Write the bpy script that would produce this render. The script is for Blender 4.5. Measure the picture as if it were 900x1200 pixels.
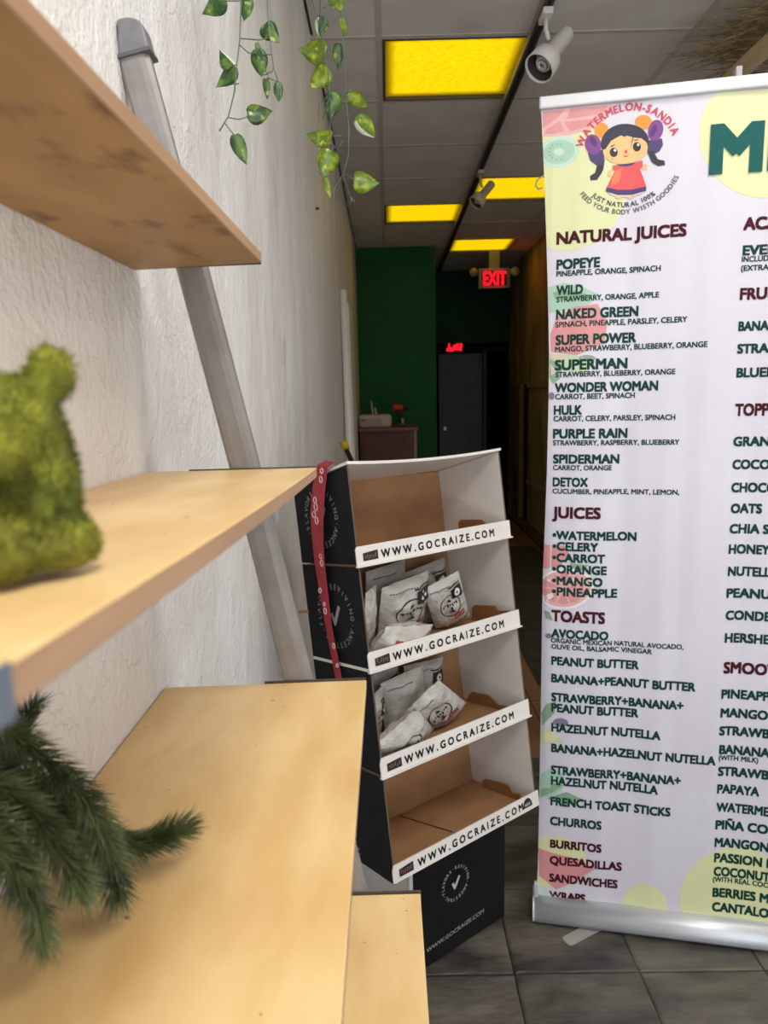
import bpy, bmesh, math, random
from mathutils import Vector, Matrix, noise
random.seed(7)
S = bpy.context.scene
COL = S.collection
for _o in list(bpy.data.objects):
    bpy.data.objects.remove(_o)

# ------------------------------------------------------------------ camera, light, exposure
H = 1.40                                  # camera height
FPX = 835.0                               # focal length for the 900 x 1200 frame
PITCH, ROLL, YAW = math.radians(9.15), math.radians(-1.27), math.radians(-.45)
def cam_axes():
    fwd = Vector((math.sin(YAW)*math.cos(PITCH), math.cos(YAW)*math.cos(PITCH), -math.sin(PITCH)))
    right = Vector((math.cos(YAW), -math.sin(YAW), 0))
    up = right.cross(fwd)
    c, s = math.cos(ROLL), math.sin(ROLL)
    return right*c + up*s, up*c - right*s, -fwd
AX, AY, AZ = cam_axes()
EYE = Vector((0, 0, H))
cd = bpy.data.cameras.new('camera')
cam = bpy.data.objects.new('camera', cd); COL.objects.link(cam)
cam.matrix_world = Matrix.Translation(EYE) @ Matrix((AX, AY, AZ)).transposed().to_4x4()
cd.sensor_fit = 'VERTICAL'; cd.sensor_height = 36; cd.lens = FPX/1200*36
cd.clip_start = .02; cd.clip_end = 60
cd.dof.use_dof = True; cd.dof.focus_distance = 1.15; cd.dof.aperture_fstop = 9
S.camera = cam

S.view_settings.view_transform = 'Standard'
S.view_settings.look = 'None'
S.view_settings.gamma = 1
S.view_settings.exposure = -0.07
S.view_settings.use_curve_mapping = False
S.cycles.max_bounces = 7
S.cycles.diffuse_bounces = 4
S.cycles.glossy_bounces = 3
S.cycles.sample_clamp_indirect = 4
S.cycles.use_denoising = True

w = bpy.data.worlds.new('world'); S.world = w; w.use_nodes = True
w.node_tree.nodes['Background'].inputs[0].default_value = (.75, .86, 1, 1)
w.node_tree.nodes['Background'].inputs[1].default_value = 1.0

def area(name, loc, rot, sx, sy, power, col):
    l = bpy.data.lights.new(name, 'AREA'); l.shape = 'RECTANGLE'; l.size = sx; l.size_y = sy
    l.energy = power; l.color = col
    o = bpy.data.objects.new(name, l); COL.objects.link(o); o.location = loc; o.rotation_euler = rot
    return o
ZC = H + 1.378                            # ceiling
# daylight through the storefront behind the camera
area('daylight', (1.35, -1.75, 1.35), (math.radians(90), 0, 0), 2.7, 2.2, 24, (.92, .96, 1))
# added fill lamp outside the storefront, aimed up to brighten the ceiling
area('ceiling_fill', (1.3, -2.6, .12), (math.radians(145), 0, 0), 2.8, 1.2, 58, (1, .98, .95))
# white ceiling troffers above and behind the camera
area('troffer_light', (.91, .90, ZC-.03), (0, 0, 0), .55, .55, 10, (1, .975, .94))
area('troffer_light', (.30, -.32, ZC-.03), (0, 0, 0), .55, .55, 21, (1, .975, .94))
area('troffer_light', (2.13, 1.51, ZC-.03), (0, 0, 0), .55, .55, 12, (1, .96, .90))

# ------------------------------------------------------------------ pixel -> point on a plane
def ray(x, y):
    return AX*((x-450)/FPX) + AY*((600-y)/FPX) - AZ
def on_plane(x, y, p, n):
    d = ray(x, y); return EYE + d*((Vector(p)-EYE).dot(n)/d.dot(n))
def on_z(x, y, z): return on_plane(x, y, (0, 0, z), Vector((0, 0, 1)))
def on_x(x, y, X): return on_plane(x, y, (X, 0, 0), Vector((1, 0, 0)))
def on_y(x, y, Y): return on_plane(x, y, (0, Y, 0), Vector((0, 1, 0)))

# ------------------------------------------------------------------ materials
def lin(c):
    return tuple((v/12.92 if v <= .04045 else ((v+.055)/1.055)**2.4) for v in (x/255 for x in c))+(1,)
MATS = {}
def mat(name, rgb, rough=.6, metal=0, rgb2=None, scale=8, stretch=(1, 1, 1), bump=0, bscale=60, lo=.35, hi=.65,
        detail=4, emit=None, estr=0, spec=.5, rand=0, coords='Object', trans=0, rgb3=None, scale3=3, f3=(.55, .7), subs=0):
    m = bpy.data.materials.new(name); m.use_nodes = True
    nt = m.node_tree; b = nt.nodes['Principled BSDF']; L = nt.links
    b.inputs['Base Color'].default_value = lin(rgb)
    b.inputs['Roughness'].default_value = rough; b.inputs['Metallic'].default_value = metal
    b.inputs['Specular IOR Level'].default_value = spec
    if trans: b.inputs['Transmission Weight'].default_value = trans
    tc = nt.nodes.new('ShaderNodeTexCoord'); mp = nt.nodes.new('ShaderNodeMapping')
    mp.inputs['Scale'].default_value = stretch
    L.new(tc.outputs[coords], mp.inputs['Vector'])
    src = mp.outputs['Vector']
    if rand:
        oi = nt.nodes.new('ShaderNodeObjectInfo'); ad = nt.nodes.new('ShaderNodeVectorMath'); ad.operation = 'ADD'
        sc = nt.nodes.new('ShaderNodeMath'); sc.operation = 'MULTIPLY'; sc.inputs[1].default_value = 37
        L.new(oi.outputs['Random'], sc.inputs[0]); L.new(src, ad.inputs[0]); L.new(sc.outputs[0], ad.inputs[1]); src = ad.outputs[0]
    out = None
    if rgb2:
        n = nt.nodes.new('ShaderNodeTexNoise'); n.inputs['Scale'].default_value = scale; n.inputs['Detail'].default_value = detail
        L.new(src, n.inputs['Vector'])
        r = nt.nodes.new('ShaderNodeValToRGB'); r.color_ramp.elements[0].position = lo; r.color_ramp.elements[1].position = hi
        r.color_ramp.elements[0].color = lin(rgb); r.color_ramp.elements[1].color = lin(rgb2)
        L.new(n.outputs['Fac'], r.inputs['Fac']); out = r.outputs['Color']
        if rgb3:
            n3 = nt.nodes.new('ShaderNodeTexNoise'); n3.inputs['Scale'].default_value = scale3; n3.inputs['Detail'].default_value = 5
            L.new(src, n3.inputs['Vector'])
            mr = nt.nodes.new('ShaderNodeMapRange'); mr.inputs['From Min'].default_value = f3[0]; mr.inputs['From Max'].default_value = f3[1]
            L.new(n3.outputs['Fac'], mr.inputs['Value'])
            mx = nt.nodes.new('ShaderNodeMix'); mx.data_type = 'RGBA'
            L.new(mr.outputs['Result'], mx.inputs['Factor']); L.new(out, mx.inputs['A']); mx.inputs['B'].default_value = lin(rgb3)
            out = mx.outputs['Result']
        if rand:
            hs = nt.nodes.new('ShaderNodeHueSaturation'); mr = nt.nodes.new('ShaderNodeMapRange')
            mr.inputs['To Min'].default_value = 1-rand; mr.inputs['To Max'].default_value = 1+rand
            L.new(oi.outputs['Random'], mr.inputs['Value']); L.new(mr.outputs['Result'], hs.inputs['Value'])
            L.new(out, hs.inputs['Color']); out = hs.outputs['Color']
        L.new(out, b.inputs['Base Color'])
    if bump:
        n2 = nt.nodes.new('ShaderNodeTexNoise'); n2.inputs['Scale'].default_value = bscale; n2.inputs['Detail'].default_value = 6
        L.new(src, n2.inputs['Vector'])
        bp = nt.nodes.new('ShaderNodeBump'); bp.inputs['Strength'].default_value = bump; bp.inputs['Distance'].default_value = .01
        L.new(n2.outputs['Fac'], bp.inputs['Height']); L.new(bp.outputs['Normal'], b.inputs['Normal'])
    if emit:
        b.inputs['Emission Color'].default_value = lin(emit); b.inputs['Emission Strength'].default_value = estr
    MATS[name] = m
    return m

def plaster():
    """white painted wall: trowel relief, hairline cracks, faint vertical paint streaks and stains"""
    m = bpy.data.materials.new('plaster'); m.use_nodes = True
    nt = m.node_tree; b = nt.nodes['Principled BSDF']; L = nt.links; N = nt.nodes.new
    tc = N('ShaderNodeTexCoord')
    def noise_(scale, stretch, detail=5, dist=0):
        mp = N('ShaderNodeMapping'); mp.inputs['Scale'].default_value = stretch; L.new(tc.outputs['Object'], mp.inputs['Vector'])
        n = N('ShaderNodeTexNoise'); n.inputs['Scale'].default_value = scale; n.inputs['Detail'].default_value = detail
        n.inputs['Distortion'].default_value = dist
        L.new(mp.outputs['Vector'], n.inputs['Vector']); return n.outputs['Fac']
    def ramp(f, a, bb, ca, cb):
        r = N('ShaderNodeValToRGB'); r.color_ramp.elements[0].position = a; r.color_ramp.elements[1].position = bb
        r.color_ramp.elements[0].color = ca; r.color_ramp.elements[1].color = cb; L.new(f, r.inputs['Fac']); return r.outputs['Color']
    base = ramp(noise_(5, (1, 1, .22), 6), .3, .7, lin((226, 222, 217)), lin((242, 240, 238)))
    st = ramp(noise_(9, (1, 1, .35), 4), .66, .78, (0, 0, 0, 1), (1, 1, 1, 1))
    mx = N('ShaderNodeMix'); mx.data_type = 'RGBA'; L.new(base, mx.inputs['A']); mx.inputs['B'].default_value = lin((196, 184, 172))
    mf = N('ShaderNodeMath'); mf.operation = 'MULTIPLY'; mf.inputs[1].default_value = .45; L.new(st, mf.inputs[0]); L.new(mf.outputs[0], mx.inputs['Factor'])
    L.new(mx.outputs['Result'], b.inputs['Base Color'])
    b.inputs['Roughness'].default_value = .5
    # relief
    vo = N('ShaderNodeTexVoronoi'); vo.feature = 'DISTANCE_TO_EDGE'; vo.inputs['Scale'].default_value = 5
    wob = N('ShaderNodeMapping'); wob.inputs['Scale'].default_value = (1, 1, .5)
    nz = N('ShaderNodeTexNoise'); nz.inputs['Scale'].default_value = 6; nz.inputs['Detail'].default_value = 6
    L.new(tc.outputs['Object'], nz.inputs['Vector'])
    add = N('ShaderNodeVectorMath'); add.operation = 'ADD'
    scl = N('ShaderNodeVectorMath'); scl.operation = 'SCALE'; scl.inputs['Scale'].default_value = .5
    L.new(nz.outputs['Color'], scl.inputs[0]); L.new(tc.outputs['Object'], add.inputs[0]); L.new(scl.outputs['Vector'], add.inputs[1])
    L.new(add.outputs['Vector'], wob.inputs['Vector']); L.new(wob.outputs['Vector'], vo.inputs['Vector'])
    cr = ramp(vo.outputs['Distance'], 0, .007, (0, 0, 0, 1), (1, 1, 1, 1))
    gate = ramp(noise_(2.3, (1, 1, 1), 2), .36, .44, (1, 1, 1, 1), (0, 0, 0, 1))
    crk = N('ShaderNodeMath'); crk.operation = 'MAXIMUM'; L.new(cr, crk.inputs[0]); L.new(gate, crk.inputs[1])
    mid = noise_(15, (1, 1, .8), 8, .35); fine = noise_(120, (1, 1, 1), 4)
    s1 = N('ShaderNodeMath'); s1.operation = 'MULTIPLY_ADD'; L.new(fine, s1.inputs[0]); s1.inputs[1].default_value = .28; L.new(mid, s1.inputs[2])
    s2 = N('ShaderNodeMath'); s2.operation = 'MULTIPLY_ADD'; L.new(crk.outputs[0], s2.inputs[0]); s2.inputs[1].default_value = .07; L.new(s1.outputs[0], s2.inputs[2])
    bp = N('ShaderNodeBump'); bp.inputs['Strength'].default_value = .9; bp.inputs['Distance'].default_value = .010
    L.new(s2.outputs[0], bp.inputs['Height']); L.new(bp.outputs['Normal'], b.inputs['Normal'])
    return m
M_wall = plaster()

def slate_mat():
    m = mat('slate', (54, 51, 50), .45, rgb2=(114, 108, 96), scale=5, stretch=(1, 2.2, 1), detail=9, bump=1.0, bscale=9, lo=.36, hi=.72, rand=.12,
            rgb3=(104, 102, 84), scale3=3.3, f3=(.52, .75))
    return m
M_slate = slate_mat()
def ply_mat(name, along):
    m = mat(name, (222, 184, 124), .40, rgb2=(238, 206, 150), scale=7, stretch=along, detail=6, bump=.03, bscale=40,
            rgb3=(206, 160, 100), scale3=5, f3=(.55, .9))
    nt = m.node_tree; b = nt.nodes['Principled BSDF']; L = nt.links
    tc = nt.nodes.new('ShaderNodeTexCoord'); n = nt.nodes.new('ShaderNodeTexNoise'); n.inputs['Scale'].default_value = 105; n.inputs['Detail'].default_value = 2
    L.new(tc.outputs['Object'], n.inputs['Vector'])
    mr = nt.nodes.new('ShaderNodeMapRange'); mr.inputs['From Min'].default_value = .735; mr.inputs['From Max'].default_value = .78
    L.new(n.outputs['Fac'], mr.inputs['Value'])
    mx = nt.nodes.new('ShaderNodeMix'); mx.data_type = 'RGBA'; old = b.inputs['Base Color'].links[0].from_socket
    L.new(mr.outputs['Result'], mx.inputs['Factor']); L.new(old, mx.inputs['A']); mx.inputs['B'].default_value = lin((130, 84, 48))
    L.new(mx.outputs['Result'], b.inputs['Base Color'])
    return m
M_ply = ply_mat('birch_plywood', (2.5, 1, 5))
M_under = mat('shaded_underside', (160, 126, 76), .55, rgb2=(176, 140, 88), scale=9, stretch=(2.2, 1, 3), rgb3=(96, 60, 30), scale3=15, f3=(.58, .74))  # shade below the boards painted into the wood tone, plus brown stains
M_edge = mat('plywood_edge', (174, 136, 102), .5, rgb2=(186, 148, 114), scale=20, stretch=(1, .2, 3))
M_strip = mat('dark_strip', (84, 76, 70), .5, metal=.3)
M_grey = mat('grey_metal', (134, 130, 128), .42, metal=.15, rgb2=(144, 140, 138), scale=30, bump=.03, bscale=200)
M_cap = mat('grey_plastic', (112, 113, 116), .45, rgb2=(122, 123, 126), scale=60, bump=.08, bscale=150)
M_tile = mat('ceiling_tile', (222, 217, 210), .9, rgb2=(232, 228, 222), scale=5, bump=.25, bscale=220, rand=.03, rgb3=(204, 192, 178), scale3=2.5, f3=(.6, .8))
M_tbar = mat('ceiling_bar', (196, 190, 182), .6, rgb2=(206, 200, 192), scale=10)
M_plen = mat('ceiling_slab', (120, 118, 114), .9)
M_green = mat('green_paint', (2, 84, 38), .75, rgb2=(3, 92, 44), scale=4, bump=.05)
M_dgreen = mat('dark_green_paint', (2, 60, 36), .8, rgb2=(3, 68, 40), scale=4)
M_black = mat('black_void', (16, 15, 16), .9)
M_white = mat('white_paint', (226, 224, 218), .5)
M_pvc = mat('white_plastic', (246, 244, 240), .45)
M_door = mat('grey_door', (92, 94, 100), .6, rgb2=(100, 102, 108), scale=5)
M_brownwall = mat('brown_panelling', (140, 128, 92), .6, rgb2=(178, 160, 112), scale=2.2, stretch=(1, 2, .6), detail=7, bump=.2, bscale=12, rgb3=(82, 70, 48), scale3=3, f3=(.5, .75))
M_brown = mat('brown_wood', (112, 82, 54), .55, rgb2=(128, 96, 66), scale=6, stretch=(3, 3, .4))
M_plank = mat('floor_wood', (122, 88, 62), .5, rgb2=(148, 110, 80), scale=5, stretch=(3, .5, 3), rand=.12, bump=.1, bscale=20)
M_mat = mat('rubber_mat', (50, 48, 46), .7, rgb2=(62, 60, 56), scale=12, bump=.2, bscale=50)
M_yel = mat('yellow_diffuser', (190, 150, 20), .4)
M_kraft = mat('kraft_cardboard', (150, 110, 72), .8, rgb2=(164, 122, 82), scale=12, stretch=(1, 1, 1), bump=.06, bscale=80, rgb3=(132, 94, 60), scale3=4, f3=(.5, .8))
M_cedge = mat('cardboard_edge', (92, 78, 64), .8)
M_card = mat('white_cardboard', (214, 208, 202), .6, rgb2=(224, 219, 212), scale=10)
M_blk = mat('black_cardboard', (17, 17, 19), .7, rgb2=(22, 22, 24), scale=18, spec=.25, bump=.04, bscale=60)
M_ink = mat('black_print', (28, 26, 28), .5)
M_wink = mat('white_print', (215, 215, 215), .6)
M_gink = mat('grey_print', (150, 150, 150), .6)
M_red = mat('red_fabric', (150, 42, 52), .7, rgb2=(168, 52, 62), scale=60, bump=.1, bscale=300)
M_bag = mat('bag_film', (176, 171, 162), .24, rgb2=(200, 196, 188), scale=22, detail=7, bump=.9, bscale=34, lo=.3, hi=.7)
M_rink = mat('red_print', (176, 44, 56), .5)
M_alu = mat('aluminium', (206, 208, 212), .36, metal=.45, bump=.02, bscale=200)
M_bar = mat('white_aluminium', (206, 207, 208), .4, metal=.2)
M_vinyl = mat('banner_vinyl', (216, 211, 221), .5, rgb2=(220, 216, 225), scale=3)
M_moss = mat('moss', (84, 92, 24), .95, rgb2=(140, 140, 44), scale=55, detail=4, rgb3=(80, 76, 30), scale3=38, f3=(.5, .75), lo=.35, hi=.6)
M_needle = mat('pine_needle', (62, 74, 42), .38, rgb2=(116, 128, 80), scale=40, detail=3)
M_twig = mat('twig', (78, 60, 40), .8)
M_stem = mat('vine_stem', (76, 92, 70), .5, rgb2=(110, 128, 110), scale=20)
def leaf_mat(name, a, b_, c):
    return mat(name, a, .35, rgb2=b_, scale=52, stretch=(1, 1, 1), detail=3, lo=.47, hi=.60, rgb3=c, scale3=75, f3=(.60, .68), rand=.12, spec=.6)
M_leafd = leaf_mat('dark_pothos_leaf', (38, 74, 26), (92, 124, 40), (176, 186, 96))
M_leafl = leaf_mat('light_pothos_leaf', (96, 124, 22), (152, 166, 34), (200, 202, 80))
M_lwhite = mat('leaf_white_edge', (222, 224, 206), .4)

# ------------------------------------------------------------------ object helpers
WL = {}
def prop(o, label=None, cat=None, group=None, kind=None):
    if label: o['label'] = label
    if cat: o['category'] = cat
    if group: o['group'] = group
    if kind: o['kind'] = kind
    return o
def thing(name, loc, label, cat, group=None):
    o = bpy.data.objects.new(name, None); COL.objects.link(o); o.location = loc
    o.empty_display_size = .05; WL[o.name] = Vector(loc)
    return prop(o, label, cat, group)
def new(name, me, parent=None, loc=None):
    o = bpy.data.objects.new(name, me); COL.objects.link(o)
    if parent is not None: o.parent = parent
    if loc is not None: o.location = loc
    WL[o.name] = Vector(loc or (0, 0, 0)) + (WL[parent.name] if parent is not None else Vector())
    return o
def mesh(name, V, F, m, parent=None, smooth=False, kind=None, mats=None, fm=None):
    """V in world coordinates; with a parent they are made relative to it, without one the origin sits at the lowest centre."""
    V = [Vector(v) for v in V]
    if parent is not None: off = WL[parent.name]; loc = None
    else:
        n = len(V); off = Vector((sum(v.x for v in V)/n, sum(v.y for v in V)/n, min(v.z for v in V))); loc = off
    me = bpy.data.meshes.new(name); me.from_pydata([v-off for v in V], [], F)
    for mm in (mats or [m]): me.materials.append(mm)
    if fm: me.polygons.foreach_set('material_index', fm)
    if smooth: me.polygons.foreach_set('use_smooth', [True]*len(me.polygons))
    me.update()
    o = new(name, me, parent, loc)
    if kind: o['kind'] = kind
    return o
class MB:
    def __init__(s): s.V = []; s.F = []
    def add(s, V, F):
        b = len(s.V); s.V += [Vector(v) for v in V]; s.F += [tuple(i+b for i in f) for f in F]; return s
    def box(s, a, b, bev=0):
        return s.hexa([(a[0], a[1], a[2]), (b[0], a[1], a[2]), (b[0], b[1], a[2]), (a[0], b[1], a[2]),
                       (a[0], a[1], b[2]), (b[0], a[1], b[2]), (b[0], b[1], b[2]), (a[0], b[1], b[2])])
    def hexa(s, P):
        return s.add(P, [(0, 3, 2, 1), (4, 5, 6, 7), (0, 1, 5, 4), (1, 2, 6, 5), (2, 3, 7, 6), (3, 0, 4, 7)])
    def prism(s, pts, d):
        """extrude polygon pts (world) by vector d"""
        n = len(pts); d = Vector(d); A = [Vector(p) for p in pts]
        F = [tuple(range(n))[::-1], tuple(range(n, 2*n))] + [(i, (i+1) % n, n+(i+1) % n, n+i) for i in range(n)]
        return s.add(A+[p+d for p in A], F)
    def tube(s, pts, r, n=8, cap=True):
        pts = [Vector(p) for p in pts]; R = r if isinstance(r, (list, tuple)) else [r]*len(pts)
        V = []; F = []; prev = None
        for i, p in enumerate(pts):
            t = (pts[min(i+1, len(pts)-1)]-pts[max(i-1, 0)]).normalized()
            if prev is None:
                x = t.cross(Vector((0, 0, 1)));
                if x.length < .1: x = t.cross(Vector((1, 0, 0)))
            else: x = prev - t*prev.dot(t)
            x.normalize(); prev = x; y = t.cross(x)
            for k in range(n):
                a = 2*math.pi*k/n; V.append(p+(x*math.cos(a)+y*math.sin(a))*R[i])
        for i in range(len(pts)-1):
            for k in range(n): F.append((i*n+k, i*n+(k+1) % n, (i+1)*n+(k+1) % n, (i+1)*n+k))
        if cap: F.append(tuple(range(n))[::-1]); F.append(tuple((len(pts)-1)*n+k for k in range(n)))
        return s.add(V, F)
    def lathe(s, c, ax, prof, n=20):
        """prof: (distance along ax, radius)"""
        ax = Vector(ax).normalized(); x = ax.cross(Vector((0, 0, 1)))
        if x.length < .1: x = ax.cross(Vector((1, 0, 0)))
        x.normalize(); y = ax.cross(x); c = Vector(c); V = []; F = []
        for (h, r) in prof:
            for k in range(n):
                a = 2*math.pi*k/n; V.append(c+ax*h+(x*math.cos(a)+y*math.sin(a))*r)
        for i in range(len(prof)-1):
            for k in range(n): F.append((i*n+k, i*n+(k+1) % n, (i+1)*n+(k+1) % n, (i+1)*n+k))
        return s.add(V, F)
    def build(s, name, m, parent=None, smooth=False, kind=None):
        return mesh(name, s.V, s.F, m, parent, smooth, kind)
def bevel(o, wd=.002, seg=2):
    b = o.modifiers.new('bevel', 'BEVEL'); b.width = wd; b.segments = seg; b.limit_method = 'ANGLE'; b.angle_limit = .6
    return o
def box(name, a, b, m, parent=None, bev=0, kind=None):
    o = MB().box(a, b).build(name, m, parent, kind=kind)
    if bev: bevel(o, bev)
    return o

# ---- lettering: built-in font turned into flat meshes
_fc = {}
def glyphs(text, bold=.02):
    k = (text, bold)
    if k in _fc: return _fc[k]
    cu = bpy.data.curves.new('t', 'FONT'); cu.body = text; cu.size = 1; cu.offset = 0; cu.resolution_u = 3
    o = bpy.data.objects.new('t', cu); COL.objects.link(o)
    dg = bpy.context.evaluated_depsgraph_get(); dg.update()
    me = bpy.data.meshes.new_from_object(o.evaluated_get(dg))
    V = [v.co.copy() for v in me.vertices]; F = [tuple(p.vertices) for p in me.polygons]
    bpy.data.objects.remove(o); bpy.data.meshes.remove(me); bpy.data.curves.remove(cu)
    V0, F0, n0 = V, F, len(V); V, F = [], []       # heavier strokes: the outline laid over itself, slightly shifted
    for q, (dx, dy) in enumerate(((-1, -1), (1, -1), (1, 1), (-1, 1), (0, 0))):
        V += [v+Vector((dx*bold, dy*bold, 0)) for v in V0]; F += [tuple(i+q*n0 for i in f) for f in F0]
    _fc[k] = (V, F); return _fc[k]
_hV, _ = glyphs('H', .02)
CAPH = max(v.y for v in _hV)
def xmax(t, bold):
    V, _ = glyphs(t, bold); return max(v.x for v in V)
def xmin(t, bold):
    V, _ = glyphs(t, bold); return min(v.x for v in V)

# ------------------------------------------------------------------ SETTING
WX = -.267                                # left wall plane
def wall(name, a, b, m): o = box(name, a, b, m); o['kind'] = 'structure'; return o
XR, YB, YN = 2.9, 8.3, -1.8
GX, GY = .478, 6.962                      # green block corner
CX = 1.41                                 # corridor right wall
wall('wall_left', (WX-.1, YN-.1, 0), (WX, YB, ZC+.1), M_wall)
wall('wall_green', (WX, GY, 0), (GX, YB+.1, ZC+.1), M_green)
wall('wall_right', (CX, 5.3, 0), (CX+.1, YB+.1, ZC+.1), M_brownwall)
wall('wall_corner', (CX, 5.2, 0), (XR, 5.3, ZC+.1), M_wall)
wall('wall_side', (XR, YN-.1, 0), (XR+.1, 5.3, ZC+.1), M_wall)
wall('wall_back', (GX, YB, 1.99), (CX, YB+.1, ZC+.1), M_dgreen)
# alcove behind the far doorway
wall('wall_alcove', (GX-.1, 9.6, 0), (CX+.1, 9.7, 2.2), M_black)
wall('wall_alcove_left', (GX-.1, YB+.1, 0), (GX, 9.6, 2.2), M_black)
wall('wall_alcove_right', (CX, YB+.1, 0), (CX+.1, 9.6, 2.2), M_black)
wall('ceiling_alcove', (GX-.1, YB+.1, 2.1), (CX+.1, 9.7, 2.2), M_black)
# storefront behind the camera: low wall, posts, header around a big opening
wall('wall_front', (WX, YN-.1, 0), (XR, YN, .22), M_wall)
wall('wall_front_header', (WX, YN-.1, 2.5), (XR, YN, ZC+.1), M_wall)
for k, x in enumerate((WX, 1.27, XR-.08)):
    wall('trim_front_post', (x, YN-.1, .22), (x+.08, YN, 2.5), M_alu)
gl = mat('window_glass', (240, 245, 245), .02, trans=1)
# floor: slab, slate-look tiles, planks beyond
fl = wall('floor', (WX-.1, YN-.1, -.1), (XR+.1, 9.7, -.004), mat('grout', (38, 36, 34), .8))
T = .305
tv = []
def tile_mesh(nm, sx, sy, h, m, bev=.006):
    b = bmesh.new(); bmesh.ops.create_cube(b, size=1)
    for v in b.verts: v.co = Vector((v.co.x*sx, v.co.y*sy, (v.co.z-.5)*h))
    top = [e for e in b.edges if all(v.co.z > -h*.5 for v in e.verts)]
    bmesh.ops.bevel(b, geom=top, offset=bev, segments=1, affect='EDGES')
    me = bpy.data.meshes.new(nm); b.to_mesh(me); b.free(); me.materials.append(m); return me
def wobbly(sx, sy, h, m, seed):
    """one slate tile with a slightly uneven, sunken rim"""
    r = random.Random(seed); P = []; n = 6
    for a, b_ in (((-1, -1), (1, -1)), ((1, -1), (1, 1)), ((1, 1), (-1, 1)), ((-1, 1), (-1, -1))):
        for k in range(n): f = k/n; P.append(((a[0]+(b_[0]-a[0])*f)*sx/2, (a[1]+(b_[1]-a[1])*f)*sy/2))
    N_ = len(P); V = [(x, y, -h) for x, y in P]+[(x*(1-r.uniform(.004, .012)), y*(1-r.uniform(.004, .012)), -.002) for x, y in P]
    V += [(x*.955*(1+r.uniform(-.015, .015)), y*.955*(1+r.uniform(-.015, .015)), 0) for x, y in P]
    F = [(i+o*N_, (i+1) % N_+o*N_, (i+1) % N_+(o+1)*N_, i+(o+1)*N_) for o in (0, 1) for i in range(N_)]+[tuple(range(2*N_, 3*N_))]
    me = bpy.data.meshes.new('slate_tile'); me.from_pydata(V, [], F); me.materials.append(m); me.update(); return me
tms = [wobbly(T-.0008, T-.0008, .006, M_slate, q) for q in range(4)]
tme = None
YS = 2.593
for i in range(-2, 9):
    for j in range(-4, 4):
        x = .283+T*(i+.5); y = 1.545+T*(j+.5)
        if x+T/2 > XR or x-T/2 < WX-.09: continue
        if x-T/2 < WX:                    # cut tile along the left wall
            me = tile_mesh('slate_tile', x+T/2-WX-.004, T-.004, .006, M_slate); cx = (WX+x+T/2)/2
            o = new('slate_tile', me, fl)
            o.location = Vector((cx, y, 0))-WL[fl.name]; continue
        yy = min(y+T/2, YS)
        if y-T/2 >= YS-.01: continue
        o = new('slate_tile', tms[(i*3+j*5) % 4] if yy == y+T/2 else tile_mesh('slate_tile', T-.004, yy-(y-T/2)-.004, .006, M_slate), fl)
        o.location = Vector((x, (yy+y-T/2)/2, -.0012*((i*7+j*3) % 3)))-WL[fl.name]
pm = tile_mesh('floor_plank', .146, 1.196, .006, M_plank, .003)
for i in range(-1, 12):
    for j in range(6):
        x = WX+.075+.15*(i+1); y = YS+.6+1.2*j-(i % 3)*.35
        if x > CX and y > 4.6: continue
        o = new('floor_plank', pm, fl); o.location = Vector((x, y+.0, -.0015 if y-.6 < YS else -.0005))-WL[fl.name]
        if y-.6 < YS:                     # first row is cut at the slate edge
            L_ = y+.6-YS; o.data = tile_mesh('floor_plank', .146, L_-.004, .006, M_plank, .003)
            o.location = Vector((x, YS+L_/2, 0))-WL[fl.name]
mt = thing('floor_mat', (1.03, 4.9, 0), 'dark ribbed runner mat on the wood floor leading to the back door', 'mat')
V_ = [(.71, 3.28, .001), (1.33, 3.28, .001), (1.33, 6.45, .001), (.71, 6.45, .001)]
MB().prism(V_, (0, 0, .006)).build('mat_base', M_mat, mt)
for k in range(13):
    y = 3.36+k*.245
    box('mat_rib', (.73, y, .007), (1.31, y+.17, .0105), M_mat, mt)

# ceiling: slab, T-bars and tiles
cl = wall('ceiling', (WX-.1, YN-.1, ZC+.10), (XR+.1, YB+.1, ZC+.16), M_plen)
G = .6096; X0 = -.003; Y0 = 3.028
LIGHTS = {(0, 0), (1, 3), (0, 4), (1, 6)}
TROF = {(1, -4): (.91, .90), (0, -6): (.3, -.32), (3, -3): (2.13, 1.51)}
ct = tile_mesh('ceiling_tile', G-.022, G-.022, .014, M_tile, .003)
for i in range(-1, 5):
    xa, xb = max(X0+G*i, WX), min(X0+G*(i+1), XR)
    for j in range(-8, 9):
        ya, yb = max(Y0+G*j, YN), min(Y0+G*(j+1), YB)
        if (i, j) in LIGHTS or (i, j) in TROF: continue
        if ya >= GY-.3 and xb < GX+.2 and xb > GX and yb > GY:
            y_ = max(ya, GY); o = new('ceiling_tile', tile_mesh('ceiling_tile', xb-GX-.022, yb-y_-.006, .014, M_tile, .003), cl)
            o.location = Vector(((GX+xb)/2, (y_+yb)/2, ZC+.017))-WL[cl.name]
        if yb > GY and xb < GX+.2: yb = GY
        if yb <= ya+.02: continue
        if xa >= CX and ya >= 5.2: continue
        full = abs(xb-xa-G) < 1e-3 and abs(yb-ya-G) < 1e-3
        me = ct if full else tile_mesh('ceiling_tile', xb-xa-.022, yb-ya-.022, .014, M_tile, .003)
        o = new('ceiling_tile', me, cl)
        o.location = Vector(((xa+xb)/2, (ya+yb)/2, ZC+.017))-WL[cl.name]; 
for i in range(0, 5):
    x = X0+G*i; box('ceiling_bar', (x-.012, YN, ZC), (x+.012, GY if x < GX else (YB if x < CX else 5.2), ZC+.012), M_tbar, cl)
for j in range(-7, 9):
    y = Y0+G*j; box('ceiling_bar', (WX if y < GY else GX, y-.012, ZC+.0006), (XR if y < 5.2 else CX, y+.012, ZC+.0126), M_tbar, cl)

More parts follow.
